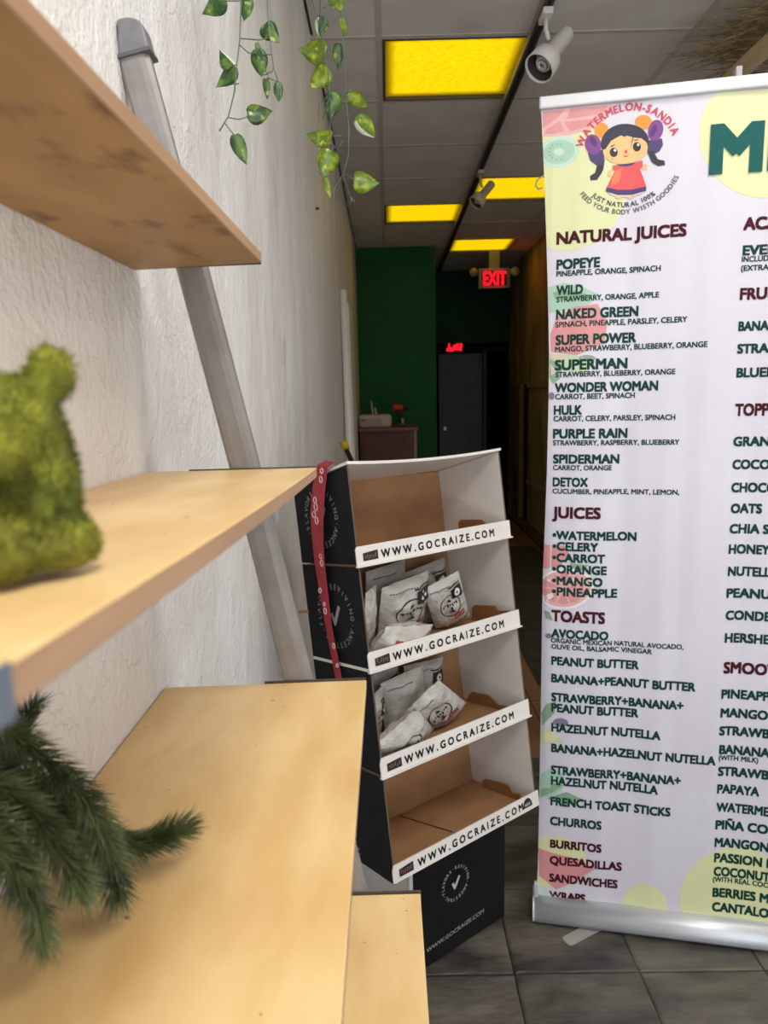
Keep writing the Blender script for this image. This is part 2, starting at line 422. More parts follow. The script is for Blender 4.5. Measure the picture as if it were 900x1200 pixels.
# ceiling lights
def diffuser(name, rgb, strength, dens):
    m = bpy.data.materials.new(name); m.use_nodes = True; nt = m.node_tree; L = nt.links; N = nt.nodes.new
    b = nt.nodes['Principled BSDF']; b.inputs['Base Color'].default_value = lin(rgb); b.inputs['Roughness'].default_value = .4
    tc = N('ShaderNodeTexCoord'); n = N('ShaderNodeTexNoise'); n.inputs['Scale'].default_value = dens; n.inputs['Detail'].default_value = 3
    L.new(tc.outputs['Object'], n.inputs['Vector'])
    sp = N('ShaderNodeSeparateXYZ'); L.new(tc.outputs['Generated'], sp.inputs[0])
    def edge(o):
        a = N('ShaderNodeMath'); a.operation = 'SUBTRACT'; L.new(o, a.inputs[0]); a.inputs[1].default_value = .5
        c = N('ShaderNodeMath'); c.operation = 'ABSOLUTE'; L.new(a.outputs[0], c.inputs[0])
        r = N('ShaderNodeMapRange'); r.interpolation_type = 'SMOOTHSTEP'; r.inputs['From Min'].default_value = .5; r.inputs['From Max'].default_value = .40; L.new(c.outputs[0], r.inputs['Value']); return r.outputs['Result']
    mu = N('ShaderNodeMath'); mu.operation = 'MULTIPLY'; L.new(edge(sp.outputs[0]), mu.inputs[0]); L.new(edge(sp.outputs[1]), mu.inputs[1])
    mr = N('ShaderNodeMapRange'); mr.inputs['From Min'].default_value = .3; mr.inputs['From Max'].default_value = .7
    mr.inputs['To Min'].default_value = .75; mr.inputs['To Max'].default_value = 1.2; L.new(n.outputs['Fac'], mr.inputs['Value'])
    m2 = N('ShaderNodeMath'); m2.operation = 'MULTIPLY'; L.new(mu.outputs[0], m2.inputs[0]); L.new(mr.outputs['Result'], m2.inputs[1])
    m3 = N('ShaderNodeMath'); m3.operation = 'MULTIPLY_ADD'; L.new(m2.outputs[0], m3.inputs[0]); m3.inputs[1].default_value = strength; m3.inputs[2].default_value = strength*.10
    b.inputs['Emission Color'].default_value = lin(rgb); L.new(m3.outputs[0], b.inputs['Emission Strength'])
    return m
M_dy = diffuser('lit_yellow_diffuser', (255, 214, 8), .95, 60)
M_dw = diffuser('lit_white_diffuser', (255, 250, 240), 1.3, 60)
M_lframe = mat('light_frame', (92, 84, 66), .5)
LBL = {(0, 0): 'lit yellow ceiling panel nearest the camera, largest of the four, beside the track',
       (1, 3): 'lit yellow ceiling panel right of the track, partly hidden by the menu banner',
       (0, 4): 'dimmer lit yellow ceiling panel left of the track, third from the front',
       (1, 6): 'smallest lit yellow ceiling panel, farthest back above the exit sign'}
for (i, j) in list(LIGHTS)+list(TROF):
    xa, ya = X0+G*i+.013, Y0+G*j+.013; xb, yb = xa+G-.026, ya+G-.026
    yel = (i, j) in LIGHTS
    t = thing('ceiling_light', ((xa+xb)/2, (ya+yb)/2, ZC), LBL[(i, j)] if yel else {(1, -4): 'white ceiling troffer overhead between the shelf and the banner', (0, -6): 'white ceiling troffer nearest the storefront window', (3, -3): 'white ceiling troffer over the thatched canopy side'}[(i, j)], 'ceiling light', 'yellow ceiling panels' if yel else 'white ceiling troffers')
    f = MB()
    for a, b in (((xa, ya), (xb, ya+.012)), ((xa, yb-.012), (xb, yb)), ((xa, ya+.012), (xa+.012, yb-.012)), ((xb-.012, ya+.012), (xb, yb-.012))):
        f.box((a[0], a[1], ZC-.001), (b[0], b[1], ZC+.07))
    f.build('light_frame', M_lframe, t)
    me = MB().box((xa+.012, ya+.012, ZC+.014), (xb-.012, yb-.012, ZC+.02)).build('diffuser', M_dy if yel else M_dw, t)

# ------------------------------------------------------------------ track with spot lamps
TX = .596
tr = thing('lighting_track', (TX, 4.2, ZC-.03), 'dark metal lighting track running along the ceiling to the back', 'track')
box('track_body', (TX-.016, .6, ZC-.032), (TX+.016, 8.2, ZC-.001), mat('track_metal', (52, 49, 46), .6), tr)
box('track_slot', (TX-.005, .62, ZC-.0335), (TX+.005, 8.18, ZC-.032), M_black, tr)
box('track_edge', (TX-.021, .6, ZC-.026), (TX-.016, 8.2, ZC-.001), mat('track_edge', (150, 144, 136), .5), tr)
def spot(Y, axis, pivot_dx, label, cream, sc=1.0):
    m = mat('spot_'+('cream' if cream else 'white'), (206, 186, 150) if cream else (232, 226, 220), .4)
    t = thing('track_spot_lamp', (TX, Y, ZC-.033), label, 'spot lamp', 'spot lamps on the ceiling track')
    box('track_adapter', (TX-.018, Y-.045, ZC-.056), (TX+.018, Y+.045, ZC-.034), m, t, .003)
    ax = Vector(axis).normalized(); pv = Vector((TX+.012, Y, ZC-.125))
    MB().tube([(TX, Y, ZC-.056), (TX+.001, Y, ZC-.09), pv], .007*sc, 8).build('arm', m, t, True)
    c = pv+Vector((pivot_dx, 0, -.012))-ax*.055*sc
    b = MB().lathe(c, ax, [(0, .001), (0, .022*sc), (.006*sc, .026*sc), (.10*sc, .026*sc), (.112*sc, .034*sc), (.125*sc, .046*sc), (.18*sc, .05*sc), (.18*sc, .046*sc), (.125*sc, .04*sc), (.12*sc, .001)], 28)
    b.build('lamp_shade', m, t, True)
    dk = MB().lathe(c, ax, [(.121*sc, .001), (.1215*sc, .0395*sc), (.172*sc, .045*sc)], 28)
    dk.build('reflector', mat('reflector_dark', (74, 68, 66), .5), t, True)
    x = ax.cross(Vector((0, 0, 1))).normalized(); y = ax.cross(x)
    pts = []
    for k in range(60):
        a = k/59*2.3*2*math.pi; r = (.026-.02*(k/59))*sc
        pts.append(c+ax*(.15+.018*k/59)*sc+(x*math.cos(a)+y*math.sin(a))*r)
    MB().tube(pts, .0048*sc, 6).build('spiral_bulb', mat('bulb_glass', (212, 212, 208), .3), t, True)
    return t
spot(2.80, (-.58, -.36, -.74), .035, 'white spot lamp with spiral bulb, nearer one on the ceiling track', False, 1.12)
spot(4.62, (-.62, -.22, -.72), .03, 'cream spot lamp farther back on the track below second yellow panel', True, .95)
p = on_y(632, 222, 3.6)
MB().tube([(p.x+.03, 3.6, ZC), (p.x+.03, 3.6, p.z+.06), (p.x+.012, 3.6, p.z+.058), (p.x-.012, 3.6, p.z+.04), (p.x-.018, 3.6, p.z+.018), (p.x-.004, 3.6, p.z), (p.x+.014, 3.6, p.z+.008)], .004, 6).build('ceiling_hook', M_pvc, smooth=True)
prop(bpy.data.objects['ceiling_hook'], 'small white wire hook hanging from the ceiling beside the banner edge', 'hook')

# ------------------------------------------------------------------ exit sign and far door
t = thing('exit_sign', (1.12, 7.2, ZC), 'red lit exit sign with emergency lamp heads hanging in the back corridor', 'sign')
a = on_y(561, 338, 7.2); b = on_y(598, 314, 7.2)
M_house = mat('sign_housing', (120, 112, 100), .5)
box('sign_housing', (a.x, 7.2, a.z), (b.x, 7.25, b.z), M_house, t, .004)
box('sign_mount', ((a.x+b.x)/2-.05, 7.205, b.z), ((a.x+b.x)/2+.05, 7.245, ZC), M_house, t)
M_led = mat('red_light', (255, 20, 30), .5, emit=(255, 20, 44), estr=1.5)
def flat_text(text, org, ux, uy, width, cap, m, name, parent, bold=.03, thick=0, conform=None, vis=None, join=None):
    V, F = glyphs(text, bold); x0 = xmin(text, bold); k = width/(xmax(vis or text, bold)-x0); ky = cap/CAPH
    org = Vector(org); P = [org+ux*((v.x-x0)*k)+uy*(v.y*ky) for v in V]
    if conform: P = [conform(q) for q in P]
    if join is not None: join.add(P, F); return None
    return mesh(name, P, F, m, parent)
EX, EZ = Vector((1, 0, 0)), Vector((0, 0, 1))
ww = b.x-a.x; hh = b.z-a.z
box('sign_face', (a.x+ww*.10, 7.1985, a.z+hh*.12), (b.x-ww*.10, 7.1999, b.z-hh*.10), mat('sign_face', (60, 14, 16), .5), t)
flat_text('EXIT', (a.x+ww*.15, 7.198, a.z+hh*.17), EX, EZ, ww*.72, hh*.68, M_led, 'exit_lettering', t, .008)
for sx, nm in ((-1, 'a'), (1, 'b')):
    cx = a.x-.05 if sx < 0 else b.x+.045
    MB().lathe((cx, 7.235, b.z-.035), (0, -1, 0), [(0, .001), (0, .03), (.035, .042), (.05, .042), (.05, .001)], 16).build('emergency_lamp', M_house if sx < 0 else mat('lamp_head', (150, 145, 140), .4), t, True)
    MB().tube([((a.x if sx < 0 else b.x), 7.23, b.z-.03), (cx, 7.23, b.z-.03)], .01, 8).build('lamp_arm', M_house, t)
# real light of the sign on the corner round it
pl = bpy.data.lights.new('exit_glow', 'AREA'); pl.size = .2; pl.energy = .10; pl.color = (1, .05, .08)
po = bpy.data.objects.new('exit_glow', pl); COL.objects.link(po); po.location = ((a.x+b.x)/2, 7.19, a.z+.09); po.rotation_euler = (math.radians(90+180), 0, 0)
po.rotation_euler = (math.radians(-90), 0, math.radians(180))
# far door, ajar frame
fr = thing('door_1', (.85, 8.42, 0), 'grey door standing in the dark doorway of the back wall', 'door'); fr['kind'] = 'structure'
p1 = on_y(514, 415, 8.42); p2 = on_y(565, 415, 8.42)
box('door_panel', (p1.x, 8.42, .0), (p2.x, 8.46, p1.z), M_door, fr)
box('door_jamb', (p2.x+.012, 8.41, 0), (p2.x+.05, 8.5, p1.z+.02), mat('jamb', (78, 80, 84), .6), fr)
box('door_handle', (p1.x+.05, 8.395, 1.0), (p1.x+.08, 8.42, 1.04), M_alu, fr)
box('door_header', (GX, 8.405, p1.z+.02), (CX, 8.45, 2.1), M_black, fr)
t = thing('red_led_sign', (.7, 8.35, 1.95), 'small glowing red display above the far grey door', 'sign')
a = on_y(523, 412, 8.36); b = on_y(542, 402, 8.36)
box('sign_case', (a.x-.02, 8.345, a.z-.02), (b.x+.02, 8.395, b.z+.02), M_black, t)
sg = MB(); W_ = b.x-a.x; H_ = b.z-a.z
for k, (x0, x1, z0, z1) in enumerate(((0, .16, 0, .42), (.12, .22, .3, 1), (.2, .45, 0, .5), (.42, .58, .15, .8), (.6, .74, .1, .95), (.78, .95, .05, .6), (.8, .98, .55, .95))):
    sg.box((a.x+W_*x0, 8.343, a.z+H_*z0), (a.x+W_*x1, 8.345, a.z+H_*z1))
sg.build('led_segments', M_led, t)

# corridor right wall details
box('trim_1', (CX-.05, 7.42, .12), (CX, 7.86, 1.50), M_brown)['kind'] = 'structure'
box('trim_2', (CX-.03, 7.20, .12), (CX, 7.28, 1.50), M_black)['kind'] = 'structure'
box('trim_3', (CX-.02, 5.3, 1.46), (CX, 7.2, 1.52), M_brownwall)['kind'] = 'structure'
box('trim_4', (CX-.02, 5.3, .50), (CX, 7.2, .54), M_brownwall)['kind'] = 'structure'
box('baseboard_right', (CX-.02, 5.3, 0), (CX, 7.2, .12), M_brown)['kind'] = 'structure'
box('baseboard_left', (WX, 1.9, 0), (WX+.012, 6.2, .09), M_white)['kind'] = 'structure'

# ------------------------------------------------------------------ counter with printer and drill
CY = 6.3
a = on_y(419, 502, CY); b = on_y(489, 500, CY)
ZT = a.z
t = thing('counter_cabinet', ((a.x+b.x)/2, 6.6, 0), 'dark reddish-brown counter cabinet against the green wall', 'cabinet')
M_cab = mat('mahogany', (92, 52, 40), .5, rgb2=(104, 60, 46), scale=5, stretch=(3, 3, .5))
box('cabinet_body', (WX+.02, CY+.03, 0), (b.x-.03, GY-.01, ZT-.03), M_cab, t)
box('cabinet_top', (WX+.01, CY, ZT-.03), (b.x+.01, GY-.005, ZT), mat('counter_top', (128, 84, 60), .4), t, .004)
box('cabinet_leg', (b.x-.03, CY+.02, 0), (b.x-.005, CY+.06, ZT-.03), mat('pale_leg', (160, 130, 110), .5), t)
box('cabinet_door', (WX+.04, CY+.022, .1), ((WX+b.x)/2-.01, CY+.03, ZT-.06), M_cab, t)
box('cabinet_door', ((WX+b.x)/2+.01, CY+.022, .1), (b.x-.05, CY+.03, ZT-.06), M_cab, t)
t = thing('printer', (-.1, 6.45, ZT), 'white rounded office machine on the brown counter', 'printer')
c1 = on_y(419, 500, CY+.02); c2 = on_y(459, 484, CY+.02)
M_mach = mat('machine_white', (196, 184, 170), .5)
bevel(box('machine_body', (WX+.012, CY+.02, ZT), (c2.x, CY+.3, c2.z-.012), M_mach, t), .03, 4)
box('machine_panel', (WX+.02, CY+.014, ZT+.02), (c2.x-.09, CY+.022, c2.z-.045), mat('machine_panel', (176, 160, 150), .5), t, .003)
box('machine_slot', (WX+.03, CY+.010, ZT+.065), (WX+.08, CY+.014, ZT+.073), M_ink, t)
q = on_y(435, 470, CY+.15); q2 = on_y(437, 484, CY+.15)
MB().tube([(q2.x, CY+.15, c2.z-.02), (q.x, CY+.15, q.z)], [.008, .006], 8).build('paper_support', M_mach, t)
MB().tube([(q2.x+.03, CY+.15, c2.z-.02), (q.x+.032, CY+.15, q.z-.06)], [.01, .008], 8).build('spool_pin', M_mach, t)
t = thing('power_drill', (.1, 6.45, ZT), 'small red and black cordless drill standing on the counter', 'drill')
a = on_y(460, 477, 6.45); b = on_y(480, 477, 6.45); c = on_y(470, 500, 6.45)
M_rp = mat('red_plastic', (190, 52, 36), .4); M_bp = mat('black_plastic', (34, 32, 34), .5)
MB().lathe((a.x, 6.45, a.z), (1, .1, -.15), [(0, .001), (0, .022), (.02, .03), (.085, .03), (.095, .02)], 14).build('drill_body', M_rp, t, True)
MB().lathe((a.x+.09, 6.46, a.z-.012), (1, .1, -.15), [(0, .02), (.03, .016), (.05, .009), (.055, .001)], 12).build('drill_chuck', M_bp, t, True)
MB().tube([(a.x+.05, 6.45, a.z-.02), (a.x+.062, 6.45, a.z-.08), (a.x+.07, 6.45, ZT+.035)], [.02, .017, .02], 10).build('drill_handle', M_bp, t, True)
box('drill_battery', (a.x+.03, 6.41, ZT), (a.x+.11, 6.49, ZT+.035), M_bp, t, .005)
bevel(box('drill_trim', (a.x+.075, 6.405, ZT+.03), (a.x+.10, 6.42, ZT+.075), mat('drill_grey', (150, 150, 160), .4), t), .004)

# things leaning on the left wall far back
a = on_x(402, 340, WX+.02); 
MB().tube([(WX+.02, a.y, a.z), (WX+.05, a.y-.12, 0.0)], .021, 12).build('white_pipe', M_pvc, smooth=True)
prop(bpy.data.objects['white_pipe'], 'tall white round pipe leaning against the left wall beyond the display', 'pipe')
a = on_x(408, 355, WX+.02); b = on_x(416, 355, WX+.02)
MB().hexa([(WX+.012, a.y, 0), (WX+.05, a.y, 0), (WX+.05, a.y+.55, 0), (WX+.012, a.y+.55, 0), (WX+.002, a.y, a.z), (WX+.022, a.y, a.z), (WX+.022, a.y+.55, a.z), (WX+.002, a.y+.55, a.z)]).build('white_board', M_pvc)
prop(bpy.data.objects['white_board'], 'wide white flat board leaning on left wall next to the pipe', 'board')
bevel(bpy.data.objects['white_board'], .003)
a = on_y(402, 517, 3.6); b = on_y(413, 528, 3.55); 
t = thing('broom', (a.x+.2, 3.5, 0), 'black handled broom with yellow grip end, tip showing above the display', 'broom')
e = a+(b-a)*((a.z)/(a.z-b.z)) if a.z != b.z else b
d_ = (b-a).normalized(); foot = Vector((a.x+.45, 3.35, .02))
dd = (foot-a).normalized()
MB().tube([a, a+dd*.045], .02, 10).build('handle_grip', mat('yellow_plastic', (206, 176, 20), .4), t, True)
MB().tube([a+dd*.045, foot+Vector((0, 0, .12))], .013, 10).build('broom_handle', M_bp, t, True)
box('broom_head', (foot.x-.14, foot.y-.03, .08), (foot.x+.14, foot.y+.03, .14), M_bp, t)
box('bristles', (foot.x-.14, foot.y-.028, .003), (foot.x+.14, foot.y+.028, .08), mat('bristle', (60, 56, 50), .9), t)

# ------------------------------------------------------------------ thatched canopy at upper right
t = thing('thatched_canopy', (1.4, 3.0, 0), 'wooden beam and straw thatch canopy at the upper right behind the banner', 'canopy')
M_beam = mat('beam_wood', (208, 184, 138), .7, rgb2=(224, 200, 156), scale=6, stretch=(4, .6, 4), bump=.1, bscale=30)
bx_ = 1.36
box('beam', (bx_, 1.6, 2.585), (bx_+.05, 3.12, 2.635), M_beam, t, .003)
box('beam', (bx_+.002, 3.07, 2.59), (2.6, 3.12, 2.64), mat('dark_beam', (84, 66, 46), .7), t)
box('post', (bx_, 3.03, 0), (bx_+.055, 3.085, 2.59), mat('post_wood', (104, 84, 60), .7), t)
sb = MB()
for k in range(1500):
    y = random.uniform(1.6, 3.16); x = random.uniform(bx_-.09, bx_+.75)
    l = random.uniform(.14, .28); z = 2.645+(x-bx_)*.02+random.uniform(0, .06)
    dx = Vector((-random.uniform(.75, 1), random.uniform(-.35, .35), random.uniform(-.3, .12))).normalized()
    p0 = Vector((x+.1, y, z+.03)); p1 = p0+dx*l; p1.z = max(p1.z, 2.60); p1.z = min(p1.z, ZC-.006); p0.z = min(p0.z, ZC-.008)
    s_ = dx.cross(EZ).normalized()*.0028
    sb.add([p0-s_, p0+s_, p1+s_*.4, p1-s_*.4, p0+Vector((0, 0, .003)), p1+Vector((0, 0, .002))], [(0, 1, 2, 3), (1, 4, 5, 2), (4, 0, 3, 5)])
sb.build('thatch', mat('straw', (196, 172, 122), .8, rgb2=(128, 106, 70), scale=30), t, kind='stuff')

# ------------------------------------------------------------------ LADDER SHELF
YE, YNR = .788, .137
shelf = thing('ladder_shelf', (-.1, .46, 0), 'leaning wall shelf with four pale birch plywood boards on grey metal uprights', 'shelf')
def board(xf, zb_f, zb_b, zn_f, zn_b, th=.011, sag=0):
    """board from wall to xf; z of its underside at the far end (front, back) and near end"""
    n = 14; V = []; F = []
    for k in range(n+1):
        s = k/n; y = YE+(YNR-YE)*s; d = -sag*4*s*(1-s)
        zf = zb_f+(zn_f-zb_f)*s+d; zb = zb_b+(zn_b-zb_b)*s+d
        V += [(WX+.001, y, zb), (xf, y, zf), (xf, y, zf+th), (WX+.001, y, zb+th)]
    for k in range(n):
        for a, b_ in ((0, 1), (1, 2), (2, 3), (3, 0)):
            F.append((4*k+a, 4*k+b_, 4*k+4+b_, 4*k+4+a))
    F += [(0, 3, 2, 1), (4*n, 4*n+1, 4*n+2, 4*n+3)]
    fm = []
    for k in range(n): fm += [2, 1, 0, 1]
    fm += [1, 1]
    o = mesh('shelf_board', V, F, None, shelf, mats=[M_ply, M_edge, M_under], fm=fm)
    b = bmesh.new(); b.from_mesh(o.data); bmesh.ops.recalc_face_normals(b, faces=b.faces); b.to_mesh(o.data); b.free()
    bevel(o, .0009, 1)
    return o
TH = .011
z2b = on_y(175, 553, YE).z
B1 = board(-.130, 1.5435, 1.539, 1.537, 1.538)
B2 = board(-.080, 1.3245-TH, z2b-TH, 1.3475-TH, 1.340-TH, sag=.002)
B3 = board(-.031, 1.0755-TH, 1.071-TH, 1.077-TH, 1.0765-TH)
B4 = board(.028, .799-TH, .795-TH, .80-TH, .797-TH)
PC = [(-.2575, 1.768), (-.207, 1.54), (-.162, 1.326), (-.112, 1.072), (-.054, .793), (.11, 0.002)]
def post(y0, y1):
    prof = []
    hw = .0168
    for (cx, cz) in PC:
        prof.append([(cx-hw, y0+.006), (cx-hw+.004, y0+.001), (cx-hw+.010, y0), (cx+hw-.010, y0), (cx+hw-.004, y0+.001), (cx+hw, y0+.006),
                     (cx+hw, y1-.006), (cx+hw-.006, y1), (cx-hw+.006, y1), (cx-hw, y1-.006)])
    V = [(p[0], p[1], PC[i][1]) for i, r in enumerate(prof) for p in r]; n = 10; F = []
    for i in range(len(PC)-1):
        for k in range(n): F.append((i*n+k, i*n+(k+1) % n, (i+1)*n+(k+1) % n, (i+1)*n+k))
    F += [tuple(range(n)), tuple((len(PC)-1)*n+k for k in range(n))[::-1]]
    o = mesh('upright', V, F, M_grey, shelf)
    b = bmesh.new(); b.from_mesh(o.data); bmesh.ops.recalc_face_normals(b, faces=b.faces); b.to_mesh(o.data); b.free()
    # domed cap
    cx, cz = PC[0]; dirv = Vector((PC[0][0]-PC[1][0], 0, PC[0][1]-PC[1][1])).normalized(); sd = Vector((dirv.z, 0, -dirv.x))
    pts = []
    for k in range(13):
        a = math.pi*k/12; pts.append(Vector((cx, y0-.002, cz))+sd*(.0195*math.cos(a))+dirv*(.013*math.sin(a)+.004))
    pts = [Vector((cx, y0-.002, cz))+sd*.0195-dirv*.018]+pts+[Vector((cx, y0-.002, cz))-sd*.0195-dirv*.018]
    for q in pts: q.x = max(q.x, WX+.001)
    c = MB().prism(pts, (0, y1-y0+.004, 0)).build('upright_cap', M_cap, shelf); bevel(c, .003, 3)
    rim = MB()
    rim.prism([Vector((cx, y0-.0035, cz))+sd*s*.0205+dirv*h for s, h in ((1, -.019), (1, -.0155), (-.8, -.0155), (-.8, -.019))], (0, y1-y0+.007, 0)).build('cap_rim', mat('cap_rim', (88, 88, 90), .5), shelf)
post(YE+.003, YE+.025)
post(YNR-.025, YNR-.003)
# dark metal end strips under / along the far board ends, brackets at the near ends
for (xf, xb, z0, z1, th) in ((-.131, WX+.002, 1.5425, 1.540, .0025), (-.081, -.222, 1.3255, 1.3245, .0022), (-.032, -.150, 1.0768, 1.0745, .0022), (.029, -.09, .8008, .7985, .003)):
    MB().hexa([(xb, YE+.0004, z1-(TH if z0 < 1.4 else 0)), (xf, YE+.0004, z0-(TH if z0 < 1.4 else 0)), (xf, YE+.0028, z0-(TH if z0 < 1.4 else 0)), (xb, YE+.0028, z1-(TH if z0 < 1.4 else 0)),
               (xb, YE+.0004, z1+.0006 if z0 < 1.4 else z1+.0016), (xf, YE+.0004, z0+.0006 if z0 < 1.4 else z0+.0016), (xf, YE+.0028, z0+.0006 if z0 < 1.4 else z0+.0016), (xb, YE+.0028, z1+.0006 if z0 < 1.4 else z1+.0016)]).build('end_strip', M_strip, shelf)
M_brk = mat('blue_grey_metal', (116, 124, 136), .4, metal=.3)
for (xf, z) in ((-.130, 1.5375), (-.080, 1.3365), (-.031, 1.066), (.028, .789)):
    o = box('end_bracket', (xf-.10, YNR-.003, z-.001), (xf+.0006, YNR-.0002, z+TH+.0006), M_brk, shelf)
    box('bracket_lip', (xf+.0003, YNR-.0002, z-.001), (xf+.0012, YNR+.003, z+TH+.0006), M_brk, shelf)
# knot and scratches on the third board
zk = lambda x: 1.0757+.0003
for (cx, cy, rx, ry) in ((-.043, .545, .006, .0045), (-.036, .57, .003, .002)):
    pass

# ------------------------------------------------------------------ DISPLAY STAND
A0 = Vector((-.0055, 1.3295, .410))
al = math.radians(38); tl = math.atan(.15)
e1 = Vector((math.cos(al), math.sin(al), 0)); bh = Vector((-math.sin(al), math.cos(al), 0))
eu = (bh*math.sin(tl)+EZ*math.cos(tl)); ev = (bh*math.cos(tl)-EZ*math.sin(tl))
WD = .443
def D(a, u, v): return A0+e1*a+eu*u+ev*v
N_front = -ev
dsp = thing('snack_display', tuple(Vector((.1, 1.65, 0))), 'tall leaning cardboard snack display with four open trays and black printed sides', 'display stand')
def slab(name, pts, d, m, parent=dsp): return MB().prism(pts, d).build(name, m, parent)
def slab2(name, pts, d, m_out, m_in, parent=dsp):
    """sheet whose first face carries m_out and whose far face carries m_in"""
    n = len(pts); d = Vector(d); P = [Vector(p) for p in pts]; P2 = P+[p+d for p in P]
    F = [tuple(range(n)), tuple(range(n, 2*n))[::-1]]+[(i, n+i, n+(i+1) % n, (i+1) % n) for i in range(n)]
    return mesh(name, P2, F, None, parent, mats=[m_out, m_in, M_cedge], fm=[0, 1]+[2]*n)
LV = [0, .223, .443, .660, .868]          # lip bottoms up the face, then the top
DB = .222                                 # depth
for i in range(4):
    u0, u1 = LV[i]+.003, LV[i+1]-.002
    # left panel (black outside, white inside)
    if i == 0:
        L_ = [(u0, 0), (u1, 0), (u1, DB), (.115, DB), (.055, .165), (.022, .125)]
        tr_ = [D(0, u, v) for u, v in [(u0-.008, 0), (u1, 0), (u1, DB), (.13, DB), (.115, .20), (.10, .185), (.085, .170), (.065, .168), (.0, .118)]]
    else:
        tr_ = [D(0, u, v) for u, v in ((u0, 0), (u1, 0), (u1-(.03 if i == 3 else 0), DB), (u0, DB))]
    slab2('side_panel', tr_, e1*.004, M_blk, M_card)
    tr_ = [D(WD, u, v) for u, v in ((u0, 0), (u1, 0), (u1-(.03 if i == 3 else 0), DB), (u0, DB))]
    slab2('side_panel', tr_, -e1*.004, M_blk, M_card)
    ub = u1-(.03 if i == 3 else 0)
    slab2('back_panel', [D(.004, u0, DB-.004), D(WD-.004, u0, DB-.004), D(WD-.004, ub, DB-.004), D(.004, ub, DB-.004)], ev*.004, M_kraft, M_card)
    slab('tray_floor', [D(.004, u0, .001), D(WD-.004, u0, .001), D(WD-.004, u0, DB-.005), D(.004, u0, DB-.005)], eu*.004, M_kraft)
    # white front lip, a little proud, with its rolled lower edge
    hl = .040 if i else .037
    ch = .012 if i < 2 else .006
    slab('front_lip', [D(-.004, u0-.003, -.0035), D(WD+.006, u0-.003, -.0035), D(WD+.006, u0-.003+hl, -.0035), D(.0, u0-.003+hl, -.0035), D(-.004, u0-.003+hl-ch, -.0035)], ev*.003, M_card)
    if i:
        slab('tray_rim', [D(-.006, u0-.0055, -.008), D(WD+.008, u0-.0055, -.008), D(WD+.008, u0-.0055, 0), D(-.006, u0-.0055, 0)], eu*.0032, M_card)
        slab('side_rim', [D(-.002, u0-.004, 0), D(0, u0-.004, 0), D(0, u0-.004, DB*.98), D(-.002, u0-.004, DB*.98)], eu*(.006 if i == 2 else .0012), M_card if i == 2 else M_cedge)
    # web address on the lip
    P0 = D(.058 if i else .062, u0+.0065, -.0042)
    wtxt = 'W W W . G O C R A I Z E . C O M'
    flat_text(wtxt, P0, e1, eu, (.335 if i else .33), .0165, M_ink, 'web_address', dsp, .03)
    mk = MB()
    q0 = .012
    mk.prism([D(q0, u0+.006, -.0042), D(q0+.038, u0+.006, -.0042), D(q0+.038, u0+.025, -.0042), D(q0+(.0 if i > 1 else .0), u0+.022, -.0042)], -ev*.0003)
    sq = mk.build('logo_patch', M_ink, dsp)
    lm = MB(); rr = random.Random(i)
    for k in range(6):
        a_ = q0+.004+k*.0052; h_ = rr.uniform(.004, .010); z_ = u0+.009+rr.uniform(0, .004)
        lm.prism([D(a_, z_, -.0046), D(a_+.0016, z_, -.0046), D(a_+.0034, z_+h_, -.0046), D(a_+.0016, z_+h_, -.0046)], -ev*.0001)
    lm.build('logo_marks', mat('logo_tan', (150, 104, 84), .6), dsp)
    if i == 0:
        c = [D(.408+.016*math.cos(t_)*1.0, u0+.007+.022*math.sin(t_), -.0042) for t_ in [math.pi*k/10 for k in range(11)]]
        MB().prism(c, -ev*.0003).build('logo_patch', M_ink, dsp)
        lm = MB()
        for k in range(4):
            a_ = .398+k*.005
            lm.prism([D(a_, u0+.011, -.0046), D(a_+.002, u0+.010, -.0046), D(a_+.004, u0+.017+.002*(k % 2), -.0046), D(a_+.0025, u0+.018, -.0046)], -ev*.0001)
        lm.build('logo_marks', M_card, dsp)
    # brown flap standing by the right wall behind the lip
    TB = {3: [(537, 612), (540, 609), (564, 609), (568, 613), (569, 624), (538, 628)],
          2: [(553, 712), (556, 709), (580, 710), (584, 716), (600, 716), (602, 727), (555, 738)],
          1: [(549, 815), (553, 811), (572, 815), (578, 820), (584, 826), (597, 828), (598, 838), (550, 850)],
          0: [(565, 915), (568, 913), (592, 919), (597, 922), (600, 929), (609, 931), (610, 941), (567, 926)]}[i]
    pp = [on_plane(x, y, D(WD-.020, 0, 0), e1) for x, y in TB]
    pp = [q+ev*max(0, .004-(q-A0).dot(ev))+eu*max(0, u0+.005-(q-A0).dot(eu)) for q in pp]
    MB().prism(pp, e1*.003).build('cardboard_flap', mat('flap_brown', (140, 96, 58), .8), dsp)
# sloping white roof with a slightly bowed front
n = 12; V = []; F = []
for k in range(n+1):
    s = k/n; bow = -.008*4*s*(1-s)
    for (u, v) in ((LV[4]+.006+bow, -.004), (LV[4]-.0+bow, -.004), (LV[4]-.030+bow*.3, DB), (LV[4]-.027+bow*.3, DB)):
        V.append(D(-.001+(WD+.004)*s, u, v))
for k in range(n):
    for a_, b_ in ((0, 1), (1, 2), (2, 3), (3, 0)): F.append((4*k+a_, 4*k+b_, 4*k+4+b_, 4*k+4+a_))
F += [(0, 3, 2, 1), (4*n, 4*n+1, 4*n+2, 4*n+3)]
o = mesh('roof_panel', V, F, M_card, dsp)
b = bmesh.new(); b.from_mesh(o.data); bmesh.ops.recalc_face_normals(b, faces=b.faces); b.to_mesh(o.data); b.free()
